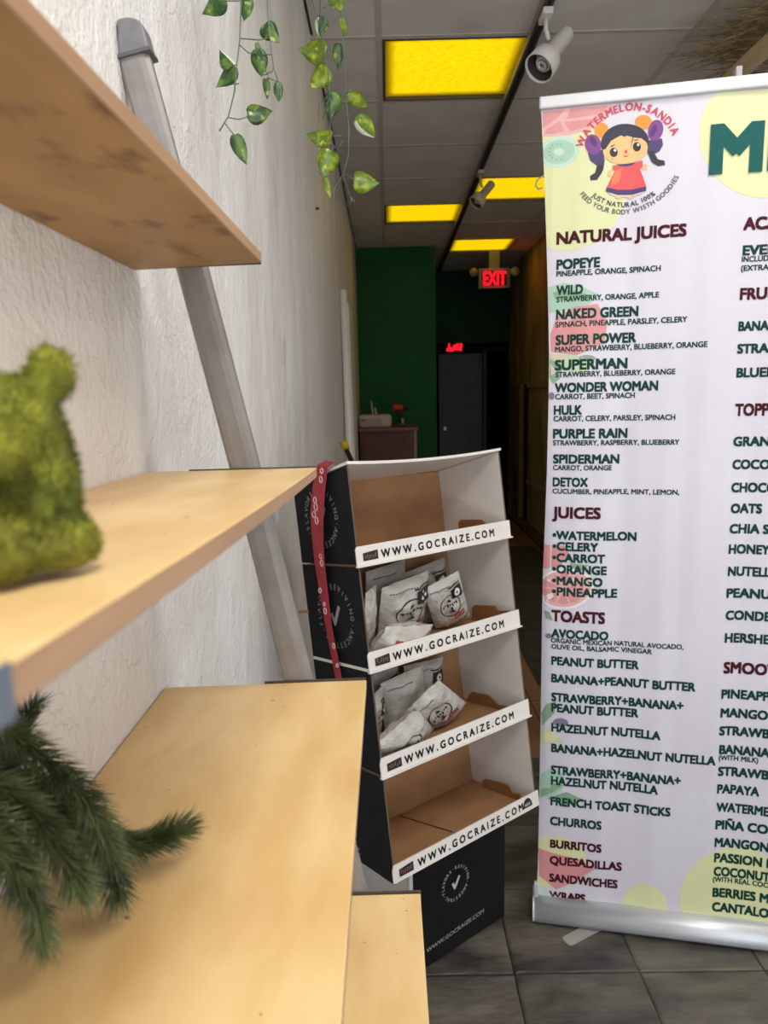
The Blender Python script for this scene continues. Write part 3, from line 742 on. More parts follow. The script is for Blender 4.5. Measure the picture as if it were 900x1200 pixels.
# slit in the lowest tray's floor
g1 = on_plane(468, 956, D(0, .008, 0), eu); g2 = on_plane(531, 975, D(0, .008, 0), eu); sd = eu.cross((g2-g1).normalized())*.0013
MB().prism([g1-sd, g1+sd, g2+sd, g2-sd], eu*.0004).build('floor_slit', M_ink, dsp)
# side tab near the back edge of the left panel
MB().tube([D(-.002, .552, DB-.004), D(-.004, .549, DB+.03)], .0035, 6).build('locking_tab', M_kraft, dsp)
# base box: upright, below the trays
sF = .142
def BP(a, z, s): return Vector((A0.x, A0.y, 0))+e1*a+bh*s+EZ*z
ba0 = .085
bl = on_plane(484, 1045, BP(0, 0, sF), bh); ba0 = (bl-BP(0, 0, sF)).dot(e1)
br = on_plane(591, 1078, BP(0, 0, sF), bh); ba1 = (br-BP(0, 0, sF)).dot(e1)
zt = .360
slab2('base_front', [BP(ba0, .001, sF), BP(ba1, .001, sF), BP(ba1, zt+.02, sF), BP(ba0, zt+.02, sF)], bh*.004, M_blk, M_kraft)
slab2('base_side', [BP(ba0-.002, .001, sF+.001), BP(ba0-.002, zt+.02, sF+.001), BP(ba0-.002, zt-.03, sF+.25), BP(ba0-.002, .001, sF+.25)], e1*.004, M_card, M_kraft)
slab2('base_side', [BP(ba1, .001, sF+.001), BP(ba1, zt+.02, sF+.001), BP(ba1, zt-.03, sF+.25), BP(ba1, .001, sF+.25)], -e1*.004, M_blk, M_kraft)
slab('base_edge', [BP(ba0-.012, .001, sF-.001), BP(ba0-.001, .001, sF-.001), BP(ba0-.001, zt+.02, sF-.001), BP(ba0-.012, zt+.02, sF-.001)], bh*.003, M_card)
slab('base_back', [BP(ba0, .001, sF+.246), BP(ba1, .001, sF+.246), BP(ba1, zt-.03, sF+.246), BP(ba0, zt-.03, sF+.246)], bh*.004, M_kraft)
slab('base_brace', [D(.05, -.001, .02), D(WD-.05, -.001, .02), D(WD-.05, -.001, DB), D(.05, -.001, DB)], -eu*.004, M_kraft)
# lettering rings and check marks
def ring_text(text, cen, ux, uy, r, cap, m, name, parent, inner=True, a0=90, sweep=-360, bold=.025, conform=None, wk=.9):
    """letters along a circle; inner=True: letter feet towards the centre"""
    B = MB(); n = len(text)
    for i, c in enumerate(text):
        if c == ' ': continue
        a = math.radians(a0+sweep*(i+.5)/n)
        rd = ux*math.cos(a)+uy*math.sin(a); tg = ux*math.sin(a)-uy*math.cos(a)
        if not inner: tg = -tg; up = -rd
        else: up = rd
        V, F = glyphs(c, bold); xm = (xmin(c, bold)+xmax(c, bold))/2; k = cap/CAPH
        o_ = cen+rd*r
        P = [o_+tg*((v.x-xm)*k*wk)+up*(v.y*k) for v in V]
        if conform: P = [conform(q) for q in P]
        B.add(P, F)
    return B.build(name, m, parent)
def check(cen, ux, uy, s, m, nrm, parent):
    pts = [(-.55, .10), (-.30, .22), (-.12, -.18), (.42, .72), (.66, .58), (-.05, -.62), (-.22, -.62)]
    MB().prism([cen+ux*x*s+uy*y*s for x, y in pts], nrm*.0002).build('check_mark', m, parent)
RING = 'REVIVING\u00b7ANCESTRAL\u00b7FLAVORS\u00b7'
for (px, py, r, i) in ((376, 607, .054, 3), (393, 722, .058, 2), (401, 985, .058, 0)):
    c = on_plane(px, py, D(-.0008, 0, 0), e1)
    ring_text(RING, c, -ev, eu, r, .0125, M_gink, 'ring_lettering', dsp, True, 100 if i != 0 else 130)
    check(c, -ev, eu, .034, M_gink, -e1, dsp)
c = on_plane(534, 1035, BP(0, 0, sF-.0008), bh)
ring_text(RING, c, e1, EZ, .039, .0085, M_wink, 'ring_lettering', dsp, True, 95)
check(c, e1, EZ, .024, M_wink, -bh, dsp)
c = on_plane(500, 1117, BP(0, 0, sF-.0008), bh)
c2 = on_plane(567, 1069, BP(0, 0, sF-.0008), bh)
flat_text('WWW.GOCRAIZE.COM', c, (c2-c).normalized(), EZ, (c2-c).length, .0115, M_wink, 'web_address', dsp, .008)

# red ribbon hanging down the left side of the display
rb = thing('red_ribbon', tuple(D(-.01, .85, .05)), 'red patterned ribbon hanging over the left side of the cardboard display', 'ribbon')
rl = [(382, 540, 393, 541), (372, 545, 384, 548), (367, 570, 381, 574), (364, 602, 379, 606), (367, 640, 379, 640), (370, 665, 381, 665), (376, 700, 385, 700), (382, 735, 389, 735), (388, 765, 395, 765), (394, 797, 401, 797)]
V = []; off = [0, -.008, -.012, -.014, -.012, -.010, -.008, -.007, -.006, -.006]
for (x0, y0, x1, y1), of in zip(rl, off):
    V += [on_plane(x0, y0, D(of, 0, 0), e1), on_plane(x1, y1, D(of-.002, 0, 0), e1)]
F = [(2*k, 2*k+1, 2*k+3, 2*k+2) for k in range(len(rl)-1)]
# top fold onto the roof
V += [D(.03, LV[4]+.004, .10), D(.035, LV[4]+.006, .075)]
o = mesh('ribbon_band', V, F, M_red, rb)
sm = o.modifiers.new('solid', 'SOLIDIFY'); sm.thickness = .0012
M_ringp = mat('pink_print', (222, 176, 178), .6)
for k, (x, y, s) in enumerate(((377, 552, .8), (376, 562, .8), (369, 586, .9), (370, 594, 1), (368, 603, 1), (371, 610, .9), (376, 652, .8), (377, 660, .8), (375, 692, .8), (381, 716, .8), (380, 708, .6), (391, 757, .7), (395, 780, .6))):
    c = on_plane(x, y, D(-.0175+(.004 if y > 640 else 0), 0, 0), e1); pts = []
    for q in range(15):
        a = 2*math.pi*q/14; pts.append(c-ev*(math.cos(a)*.0062*s)+eu*(math.sin(a)*.0085*s)*(1 if k % 2 else .8))
    MB().tube(pts, .0013, 5, False).build('ring_pattern', M_ringp, rb)

# ------------------------------------------------------------------ snack bags
def bag(cx, cy, v, w_, h_, yaw, back, roll, label, group, graphics, seed):
    """pillow bag: centre pixel on the plane at depth v in the display, leaning back, rolled"""
    c = on_plane(cx, cy, D(0, 0, v), ev)
    fl_u = LV[2] if cy < 780 else LV[1]
    X = e1.copy(); Yv = EZ.copy(); Z = -bh.copy()
    R = Matrix.Rotation(math.radians(back), 3, X); Yv = R @ Yv; Z = R @ Z
    R = Matrix.Rotation(math.radians(yaw), 3, Yv); X = R @ X; Z = R @ Z
    R = Matrix.Rotation(math.radians(roll), 3, Z); X = R @ X; Yv = R @ Yv
    t = thing('snack_bag', tuple(c-Yv*h_*.5), label, 'snack bag', group)
    nx, ny = 14, 18; r = random.Random(seed); so = r.uniform(0, 50)
    def zf(x, y):
        e = max(0, 1-abs(2*x)**2.6)**.6*max(0, 1-abs(2*y)**3.2)**.6
        crimp = .0 if abs(y) < .44 else 0
        return .024*e*(w_/.12)*(1+.35*noise.noise(Vector((x*5+so, y*5, 0))))+.0022*noise.noise(Vector((x*11, y*9, so)))
    def P(x, y, f):
        sx = x*w_*(1+.03*noise.noise(Vector((y*6, so, 0))))
        q = c+X*sx+Yv*(y*h_)+Z*(f*zf(x, y)+(0.0009*math.sin(y*300) if abs(y) > .44 else 0))
        a_, u_, v_ = (q-A0).dot(e1), (q-A0).dot(eu), (q-A0).dot(ev)      # keep it inside its tray
        k_ = .0008*(f+1)
        return D(min(max(a_, .006), WD-.006), max(u_, fl_u+.009+k_), min(max(v_, .002), DB-.008+k_))
    V = []; F = []
    for f in (1, -1):
        for j in range(ny+1):
            for i in range(nx+1): V.append(P(i/nx-.5, j/ny-.5, f))
    n1 = (nx+1)*(ny+1)
    for j in range(ny):
        for i in range(nx):
            a = j*(nx+1)+i; q = (a, a+1, a+nx+2, a+nx+1); F.append(q); F.append(tuple(n1+k for k in q[::-1]))
    o = mesh('bag_body', V, F, M_bag, t, True)
    def dec(pts, m, nm, lift=.0012):
        return [P(x, y, 1)+Z*lift for x, y in pts]
    K = MB(); RD = MB(); Wt = MB()
    def ringd(B, x0, y0, rx, ry, wd):
        A_ = []; n = 22
        for k in range(n):
            a = 2*math.pi*k/n
            A_.append((x0+rx*math.cos(a), y0+ry*math.sin(a))); A_.append((x0+(rx-wd)*math.cos(a), y0+(ry-wd*w_/h_)*math.sin(a)))
        VV = dec(A_, None, ''); B.add(VV, [(2*k, (2*k+2) % (2*n), (2*k+3) % (2*n), 2*k+1) for k in range(n)])
    def quad(B, x0, y0, x1, y1, lift=.0012, sub=4):
        VV = []; 
        for a in range(sub+1):
            s = x0+(x1-x0)*a/sub; VV += [P(s, y0, 1)+Z*lift, P(s, y1, 1)+Z*lift]
        B.add(VV, [(2*a, 2*a+2, 2*a+3, 2*a+1) for a in range(sub)])
    def disc(B, x0, y0, rx, ry, lift):
        n = 16; VV = [P(x0, y0, 1)+Z*lift]+[P(x0+rx*math.cos(2*math.pi*k/n), y0+ry*math.sin(2*math.pi*k/n), 1)+Z*lift for k in range(n)]
        B.add(VV, [(0, k+1, (k+1) % n+1) for k in range(n)])
    if 'o' in graphics:
        ringd(K, 0, .02, .29, .225, .022)
        quad(K, -.05, .10, .05, .125, .0026); quad(K, -.03, .125, .03, .15, .0026)
        for k in range(7): quad(K, -.21+k*.062, .02+.02*(k % 2), -.17+k*.062, .065, .0026, 1)
        quad(K, -.02, -.04, .03, .01, .0026); quad(K, -.07, -.09, .07, -.065, .0026); quad(K, -.035, -.065, .035, -.045, .0026)
    if 's' in graphics:
        quad(K, .10, .13, .42, .33, .0030); disc(Wt, .26, .23, .085, .065, .0034); disc(K, .26, .23, .03, .02, .0038)
        quad(K, .06, .35, .42, .375)
    if 'r' in graphics:
        for j in range(2):
            for k in range(5): quad(RD, .02+k*.065, -.22-.06*j, .07+k*.065, -.18-.06*j, .0014, 1)
    if 'L' in graphics:
        for j in range(2):
            for k in range(6): quad(RD, -.30+k*.085, .22-.09*j, -.23+k*.085, .28-.09*j, .0014, 1)
        for j in range(5): quad(RD, -.3+.05*(j % 2), -.02-j*.06, .34-.05*(j % 3), 0.0-j*.06, .0014, 6)
    if 'l' in graphics:
        for j in range(6):
            quad(RD, -.35+.05*(j % 3), -.42+j*.032, .30-.06*(j % 2), -.412+j*.032, .0014, 6)
    if 't' in graphics: 
        for k in range(12): quad(K, -.40+k*.045, .385, -.372+k*.045, .40, .0012, 1)
    if Wt.V: Wt.build('label_disc', M_card, t)
    if K.V: K.build('black_print', M_ink, t)
    if RD.V: RD.build('red_print', M_rink, t)
    return t
g2_, g3_ = 'snack bags on the second tray', 'snack bags on the third tray'
bag(452, 702, .200, .135, .17, 8, 4, 2, 'snack bag farthest back at the left of the second tray', g2_, 't', 1)
bag(500, 697, .190, .135, .16, 0, 4, 8, 'snack bag tucked behind the others at centre of second tray', g2_, 'ts', 2)
bag(433, 724, .095, .055, .14, 30, 8, 3, 'narrow snack bag squeezed against the left side of second tray', g2_, 'l', 3)
bag(472, 712, .120, .145, .155, 4, 16, 5, 'upright white snack bag with black oval logo and black square, second tray', g2_, 'osrt', 4)
bag(524, 706, .100, .095, .150, -12, 20, 28, 'tilted white snack bag at the right of second tray', g2_, 'osrt', 5)
bag(468, 752, .040, .15, .10, 0, 34, -14, 'snack bag lying in front with red small print, second tray', g2_, 'L', 6)
bag(451, 822, .190, .11, .18, 12, 4, 8, 'tall dull snack bag at back left of the third tray', g3_, 's', 7)
bag(494, 806, .200, .13, .14, 0, 4, -4, 'snack bag with black print at the back centre of third tray', g3_, 'st', 8)
bag(474, 826, .132, .12, .17, -4, 8, 10, 'grey-looking snack bag in the middle of the third tray', g3_, 't', 9)
bag(437, 848, .110, .075, .15, 28, 8, 0, 'snack bag with black round logo against left side of third tray', g3_, 'os', 10)
bag(511, 830, .080, .110, .165, -4, 24, 48, 'white snack bag leaning right with red print, third tray', g3_, 'ort', 11)
bag(472, 866, .045, .130, .135, 0, 28, 40, 'front snack bag with oval logo lying low in the third tray', g3_, 'orl', 12)

# ------------------------------------------------------------------ BANNER
bp0 = on_z(626, 1070, 0); bq0 = on_z(900, 1104, 0)
bu = (bq0-bp0).normalized(); bn = Vector((bu.y, -bu.x, 0))     # towards the camera
BW = .95
bn_t = thing('menu_banner', tuple(bp0+bu*.48), 'tall white roll-up menu banner with green and maroon lettering', 'banner')
def bpx(x, y):
    p = on_plane(x, y, bp0, bn); return (p-bp0).dot(bu), p.z
EDGE = [(115, 634), (127, 634), (180, 636.5), (234, 638.7), (300, 641), (360, 642.6), (410, 643.5), (470, 643), (555, 641), (620, 638.5), (680, 636), (740, 635), (820, 634), (901, 632.6), (960, 631.5), (1023, 630), (1053, 628.5)]
ET = sorted([(bpx(x, y)[1], bpx(x, y)[0]) for y, x in EDGE])
def uedge(z):
    if z <= ET[0][0]: return ET[0][1]
    for (z0, u0), (z1, u1) in zip(ET, ET[1:]):
        if z <= z1: return u0+(u1-u0)*(z-z0)/(z1-z0)
    return ET[-1][1]
def wavef(u, z):
    mid = math.sin(math.pi*min(max(z/2.04, 0), 1))
    return (.0035*math.sin(u*21+.4)+.002*math.sin(u*47+z*1.3)+.0012*math.sin(u*90))*(.35+.65*mid)-.02*mid*math.exp(-(u-uedge(z))/.035)
def BPt(u, z, lift=0):
    return bp0+bu*u+EZ*z+bn*(wavef(u, z)+lift)
zb, zt_ = .045, 2.045
nu, nz = 110, 40; V = []; F = []; Vb = []
for j in range(nz+1):
    z = zb+(zt_-zb)*j/nz; ue = uedge(z)
    for i in range(nu+1):
        u = ue+(BW-ue)*i/nu; V.append(BPt(u, z))
for j in range(nz):
    for i in range(nu):
        a = j*(nu+1)+i; F.append((a, a+1, a+nu+2, a+nu+1))
n_ = len(V)
V += [v-bn*.0006 for v in V[:n_]]
F += [tuple(n_+k for k in f[::-1]) for f in F]
mesh('banner_sheet', V, F, M_vinyl, bn_t, True)
# top bar, cassette base, feet, pole
def bbox_(name, u0, u1, d0, d1, z0, z1, m, bev=.002):
    P = [bp0+bu*u+bn*d+EZ*z for (u, d, z) in ((u0, d1, z0), (u1, d1, z0), (u1, d0, z0), (u0, d0, z0), (u0, d1, z1), (u1, d1, z1), (u1, d0, z1), (u0, d0, z1))]
    o = MB().hexa(P).build(name, m, bn_t); bevel(o, bev, 2); return o
uL, zT = bpx(633, 115); _, zB2 = bpx(633, 130)
bbox_('top_bar', uL-.002, BW+.01, -.012, .012, zB2, zT, M_bar, .004)
prof = [(.0, .004), (.042, .004), (.048, .012), (.047, .022), (.040, .040), (.026, .052), (.008, .058), (-.030, .058), (-.048, .045), (-.052, .004)]
ub0 = bpx(626, 1060)[0]
o = MB().prism([bp0+bu*ub0+bn*(d-.005)+EZ*z for d, z in prof], bu*(BW+.02-ub0)).build('cassette_base', M_alu, bn_t, True)
b = bmesh.new(); b.from_mesh(o.data); bmesh.ops.recalc_face_normals(b, faces=b.faces); b.to_mesh(o.data); b.free()
for p_ in o.data.polygons: p_.use_smooth = len(p_.vertices) == 4
bbox_('cassette_groove', ub0+.002, BW+.018, .0415, .0445, .0085, .0115, mat('groove', (120, 122, 128), .4, metal=.6), .0004)
o = MB().prism([bp0+bu*(ub0-.004)+bn*(d*1.02-.005)+EZ*z for d, z in prof], bu*.004).build('end_cap', M_bar, bn_t)
bbox_('end_clip', ub0-.001, ub0+.010, .0, .014, .058, .10, M_bar, .002)
bbox_('end_clip', ub0-.0015, ub0+.0, .004, .012, .064, .078, M_ink, .0005)
# swivel foot under the base, sticking out towards the camera
f0, f1, f2, f3 = on_z(655, 1100, .004), on_z(668, 1109, .004), on_z(724, 1082, .004), on_z(694, 1076, .004)
ax_ = ((f2+f3)/2-(f0+f1)/2); axn = ax_.normalized(); sdv = axn.cross(EZ)
c0 = (f0+f1)/2+axn*.012; hw = .017
for nm, cc, an, ln in (('banner_foot', c0, axn, .22), ('banner_foot', c0+bu*.62, axn, .22)):
    sv = an.cross(EZ); pts = [cc+an*ln+sv*hw, cc+an*ln-sv*hw]
    for k in range(7):
        a = math.pi*k/6; pts.append(cc-sv*hw*math.cos(a)-an*hw*.5*math.sin(a))
    pts = [Vector((q.x, q.y, .0015)) for q in pts]
    MB().prism(pts, (0, 0, .0022)).build(nm, mat('foot_grey', (176, 172, 166), .4, metal=.3), bn_t)
pu = bpx(866, 80)[0]
MB().tube([bp0+bu*pu-bn*.03+EZ*.055, bp0+bu*pu-bn*.03+EZ*(zT-.03)], .0075, 10).build('support_pole', M_alu, bn_t, True)
bbox_('pole_hook', pu-.006, pu+.008, -.034, .0, zT-.03, zT+.024, mat('pole_hook', (170, 168, 170), .3), .003)

# printing on the sheet
def P_(x, y, lift=.0009):
    u, z = bpx(x, y); u = max(u, uedge(z)+.0004); z = max(z, .056); return BPt(u, z, lift)
def print_poly(B, pts, lift):
    """polygon in frame pixels laid on the sheet, cut in strips so it follows its waves"""
    Q = []
    for x, y in pts:
        u, z = bpx(x, y); z = min(max(z, .0565), 2.034); Q.append((min(max(u, uedge(z)+.0004), BW-.001), z))
    b = bmesh.new(); vs = [b.verts.new((u, z, 0)) for u, z in Q]
    f = b.faces.new(vs); bmesh.ops.triangulate(b, faces=[f], ngon_method='EAR_CLIP')
    us = [q[0] for q in Q]; k = math.floor(min(us)/.02)*.02
    while k < max(us):
        if k > min(us): bmesh.ops.bisect_plane(b, geom=list(b.verts)+list(b.edges)+list(b.faces), plane_co=(k, 0, 0), plane_no=(1, 0, 0), dist=1e-6)
        k += .02
    zs = [q[1] for q in Q]; k = math.floor(min(zs)/.06)*.06
    while k < max(zs):
        if k > min(zs): bmesh.ops.bisect_plane(b, geom=list(b.verts)+list(b.edges)+list(b.faces), plane_co=(0, k, 0), plane_no=(0, 1, 0), dist=1e-6)
        k += .06
    b.verts.index_update()
    B.add([BPt(v.co.x, v.co.y, lift) for v in b.verts], [tuple(v.index for v in f.verts) for f in b.faces]); b.free()
def ell(cx, cy, rx, ry, rot=0, n=28, a0=0, a1=360):
    r = math.radians(rot); out = []
    full = (a1-a0) >= 360
    for k in range(n if full else n+1):
        a = math.radians(a0+(a1-a0)*k/n); x, y = rx*math.cos(a), ry*math.sin(a)
        out.append((cx+x*math.cos(r)-y*math.sin(r), cy+x*math.sin(r)+y*math.cos(r)))
    return out
_pm = {}
def pink(rgb):
    if rgb not in _pm: _pm[rgb] = mat('print_ink', rgb, .5)
    return _pm[rgb]
def prints(name, items, lift):
    for rgb, pts, dl in items:
        B = MB(); print_poly(B, pts, lift+dl); B.build(name, pink(rgb), bn_t)
YG = (222, 224, 172); PK = (218, 148, 148); PK2 = (228, 176, 174); MG = (168, 204, 182); MG2 = (196, 220, 204); WT = (238, 234, 236); LG = (140, 170, 140); GY_ = (150, 160, 150); PU = (128, 124, 152)
# pale background blobs
prints('pale_blob', [(YG, ell(662, 214, 74, 80), 0), (YG, ell(894, 158, 75, 74, n=40), 0), (YG, ell(755, 1064, 27, 28), 0), (YG, ell(862, 1055, 66, 62, n=40), 0),
                     (YG, ell(648, 1010, 40, 30), 0)], .0004)
fr_ = []
# grapefruit wedge upper left
fr_ += [(PK2, [(636, 128), (718, 119), (717, 131), (706, 143), (690, 153), (668, 158), (648, 160), (637, 160)], 0)]
fr_ += [(PK, [(636, 131), (662, 128), (654, 138), (640, 148), (636, 150)], .0001), (PK, [(666, 128), (712, 124), (706, 134), (662, 140)], .0001), (PK, [(660, 143), (704, 139), (690, 149), (668, 154)], .0001), (PK, [(640, 152), (656, 142), (662, 154), (648, 157), (638, 157)], .0001)]
# kiwi below it
fr_ += [(MG2, ell(655, 178, 24, 18, -14), .0001), (MG, ell(655, 178, 19, 14, -14), .0002), (MG2, ell(655, 178, 6, 4), .0003)]
for k in range(14):
    a = 2*math.pi*k/14; x, y = 655+12*math.cos(a), 178+9*math.sin(a); fr_.append((LG, ell(x, y, 1.8, .7, math.degrees(a), 6), .0003))
# strawberry, leaf, lime by the juice names
fr_ += [(MG, [(643, 336), (660, 331), (686, 338), (705, 346), (690, 356), (666, 362), (644, 366)], 0), (LG, [(648, 342), (672, 340), (694, 347), (670, 353), (650, 350)], .0001),
        (PK, [(645, 392), (652, 372), (672, 360), (700, 356), (712, 378), (708, 402), (676, 416), (646, 412)], .0001),
        (PK2, [(652, 378), (668, 368), (690, 364), (668, 376), (656, 386)], .0002), ((214, 200, 176), [(644, 414), (664, 416), (656, 434), (646, 440)], .0002),
        (LG, [(644, 420), (660, 428), (656, 444), (648, 450), (644, 442)], .0003), ((196, 212, 178), ell(672, 426, 20, 10, 10), .0001), (PU, ell(646.5, 464, 3.5, 4.5), .0003), (GY_, ell(688, 420, 10, 4), .0002)]
# grapefruit by the second list
fr_ += [(PK, [(637, 639), (662, 640), (668, 650), (656, 664), (636, 668)], 0), (WT, ell(662, 690, 34, 24, -8), .0001), (PK2, ell(662, 690, 31, 21.5, -8), .0002)]
for k in range(10):
    a0 = k*36+4; cx, cy = 660, 690
    def qq(a, r): return (cx+28*r*math.cos(math.radians(a)), cy+19*r*math.sin(math.radians(a)))
    fr_.append((PK, [qq(a0+15, .12), qq(a0, .92), qq(a0+15, 1), qq(a0+30, .92)], .0003))
fr_ += [(LG, [(637, 716), (644, 718), (648, 728), (640, 726)], .0003), (LG, [(668, 660), (690, 662), (684, 668), (668, 668)], .0002),
        (PU, ell(643, 746, 4, 3), .0003),
        (LG, [(634, 838), (640, 826), (652, 822), (650, 836), (640, 846), (636, 852)], .0001), (PU, ell(657, 847, 9, 5), .0002), ((214, 216, 176), [(634, 872), (636, 852), (650, 860), (662, 870)], .0002), (YG, ell(645, 864, 7, 6), .0003),
        (MG, [(634, 908), (644, 901), (656, 903), (662, 914), (658, 926), (645, 934), (633, 936)], .0001), (LG, [(634, 926), (650, 918), (660, 920), (646, 930), (634, 934)], .0002), (LG, [(640, 936), (664, 928), (686, 938), (664, 944)], .0001),
        (PK, [(630, 994), (650, 1000), (676, 1006), (697, 1018), (676, 1032), (652, 1042), (632, 1026)], .0002), (MG2, [(630, 1036), (642, 1044), (654, 1052), (632, 1054)], .0001)]
prints('fruit_print', fr_, .0007)
# folk doll emblem
SK = (240, 190, 130); HR = (38, 36, 58); DR = (226, 82, 84); NV = (66, 50, 104); PP = (126, 58, 140); OR = (240, 150, 50); BLK = (34, 30, 40)
def z2(x, y): return (650+x*.1889, 100+y*.1889)
def Z(l): return [z2(x, y) for x, y in l]
doll = [(NV, Z([(205, 420), (300, 400), (310, 470), (300, 530), (270, 560), (262, 500), (220, 470)]), .0), (NV, Z([(570, 345), (665, 330), (672, 370), (650, 410), (610, 430), (640, 470), (600, 475), (575, 420)]), 0),
        (BLK, Z([(262, 500), (308, 490), (292, 545), (262, 588), (222, 592), (218, 565), (250, 545)]), .0001), (BLK, Z([(580, 410), (612, 410), (640, 460), (680, 468), (684, 495), (640, 502), (605, 480)]), .0001),
        (OR, [z2(*p) for p in ell(290, 280, 42, 48, 20)], .0001), (OR, [z2(*p) for p in ell(552, 228, 52, 44, 10)], .0001),
        (PP, [z2(*p) for p in ell(238, 370, 50, 64, -12)], .0002), (PP, [z2(*p) for p in ell(626, 280, 46, 66, 14)], .0002), ((84, 36, 104), [z2(*p) for p in ell(240, 350, 18, 36, -30)], .0003), ((84, 36, 104), [z2(*p) for p in ell(612, 285, 16, 40, 24)], .0003),
        (HR, [z2(*p) for p in ell(436, 360, 150, 122, -6)], .0003),
        (SK, [z2(*p) for p in ell(438, 398, 140, 90, -8)], .0004),
        (HR, Z([(296, 400), (300, 330), (360, 262), (440, 240), (530, 262), (572, 320), (575, 360), (540, 330), (490, 322), (450, 312), (430, 320), (412, 310), (350, 345), (312, 400)]), .0005),
        (SK, Z([(325, 545), (352, 520), (350, 560), (332, 572)]), .0001), (SK, Z([(540, 490), (576, 492), (574, 520), (548, 526)]), .0001),
        (DR, Z([(358, 498), (410, 492), (492, 480), (545, 466), (546, 506), (528, 516), (552, 580), (568, 632), (480, 650), (390, 652), (322, 636), (350, 575), (375, 528), (360, 525)]), .0005),
        ((238, 120, 84), Z([(376, 530), (420, 512), (400, 600), (352, 628), (352, 590)]), .0006),
        (NV, Z([(385, 492), (440, 486), (500, 478), (480, 496), (440, 502), (405, 502)]), .0007),
        (NV, Z([(322, 634), (390, 648), (480, 646), (568, 628), (566, 656), (480, 678), (390, 680), (316, 660)]), .0007),
        ((222, 196, 190), Z([(330, 664), (390, 681), (480, 679), (556, 658), (545, 668), (480, 692), (400, 694), (345, 680)]), .0006),
        (SK, Z([(372, 684), (420, 692), (410, 704), (380, 700)]), .0007), (SK, Z([(452, 690), (492, 684), (486, 700), (460, 704)]), .0007),
        (BLK, [z2(*p) for p in ell(366, 417, 25, 29)], .0006), (BLK, [z2(*p) for p in ell(510, 381, 25, 29)], .0006), (WT, [z2(*p) for p in ell(374, 404, 8, 9)], .0008), (WT, [z2(*p) for p in ell(518, 368, 8, 9)], .0008),
        (BLK, Z([(345, 380), (372, 366), (374, 371), (350, 386)]), .0006), (BLK, Z([(492, 338), (520, 334), (519, 340), (494, 344)]), .0006),
        ((222, 90, 60), Z([(436, 400), (446, 398), (454, 420), (442, 424), (432, 418)]), .0006), ((196, 60, 60), Z([(426, 428), (436, 438), (450, 436), (458, 424), (452, 442), (438, 446), (428, 438)]), .0006)]
prints('doll_emblem', doll, .0014)
def conf(q):                                # put a point of the flat banner plane onto the wavy sheet
    d = q-bp0; return BPt(d.dot(bu), q.z, .0016)
def arc_text(text, cx, cy, r, cap, a0, a1, m, name, inner, bold=.03, wk=.95):
    """circle centre and radius in frame pixels; a0..a1 degrees counter-clockwise from +x; letters follow their advance widths"""
    c = on_plane(cx, cy, bp0, bn); sx = (on_plane(cx+1, cy, bp0, bn)-c).dot(bu); sz = c.z-on_plane(cx, cy+1, bp0, bn).z
    adv = [max(.3, xmax(ch, bold)-xmin(ch, bold)) + .12 if ch != ' ' else .34 for ch in text]; tot = sum(adv); acc = 0
    B = MB()
    for ch, ad in zip(text, adv):
        f = (acc+ad/2)/tot; acc += ad
        if ch == ' ': continue
        a = math.radians(a0+(a1-a0)*f)
        rd = Vector((math.cos(a), math.sin(a))); tg = Vector((rd.y, -rd.x)) if inner else Vector((-rd.y, rd.x)); up = rd if inner else -rd
        V, F = glyphs(ch, bold); xm = (xmin(ch, bold)+xmax(ch, bold))/2; k = cap/CAPH
        B.add([conf(c+bu*sx*(rd.x*r+tg.x*(v.x-xm)*k*wk+up.x*v.y*k)+EZ*sz*(rd.y*r+tg.y*(v.x-xm)*k*wk+up.y*v.y*k)) for v in V], F)
    return B.build(name, m, bn_t)
M_lr = mat('logo_red', (206, 66, 92), .5); M_ld = mat('logo_dark', (54, 52, 62), .5)
M_tg = mat('menu_green', (14, 62, 54), .6, spec=.2); M_tm = mat('menu_maroon', (74, 14, 32), .6, spec=.2); M_tt = mat('menu_teal', (28, 92, 88), .6, spec=.2)
arc_text('WATERMELON-SANDIA', 735, 186, 56, 8.6, 163, 22, M_lr, 'logo_lettering', True)
arc_text('JUST NATURAL 100%', 734, 183, 60, 5.8, 227, 307, M_ld, 'logo_lettering', False, .02)
arc_text('FEED YOUR BODY WISTH GOODIES', 734, 183, 68.5, 5.8, 217, 335, M_ld, 'logo_lettering', False, .01)
def line(text, x, y, xr, cap, m=M_tg, vis=None, bold=.042):
    p = on_plane(x, y, bp0, bn); p2 = on_plane(xr, y, bp0, bn); zc_ = on_plane(x, y-cap, bp0, bn).z-p.z
    if cap < 7: bold = .029
    def cf(q):
        d = q-bp0; return BPt(min(d.dot(bu), BW-.002), max(q.z, .0570), .0012 if cap < 40 else .0034)
    flat_text(text, p, bu, EZ, (p2-p).dot(bu), zc_, m, 'menu_line', bn_t, bold, conform=cf, vis=vis)
G_, M_ = M_tg, M_tm
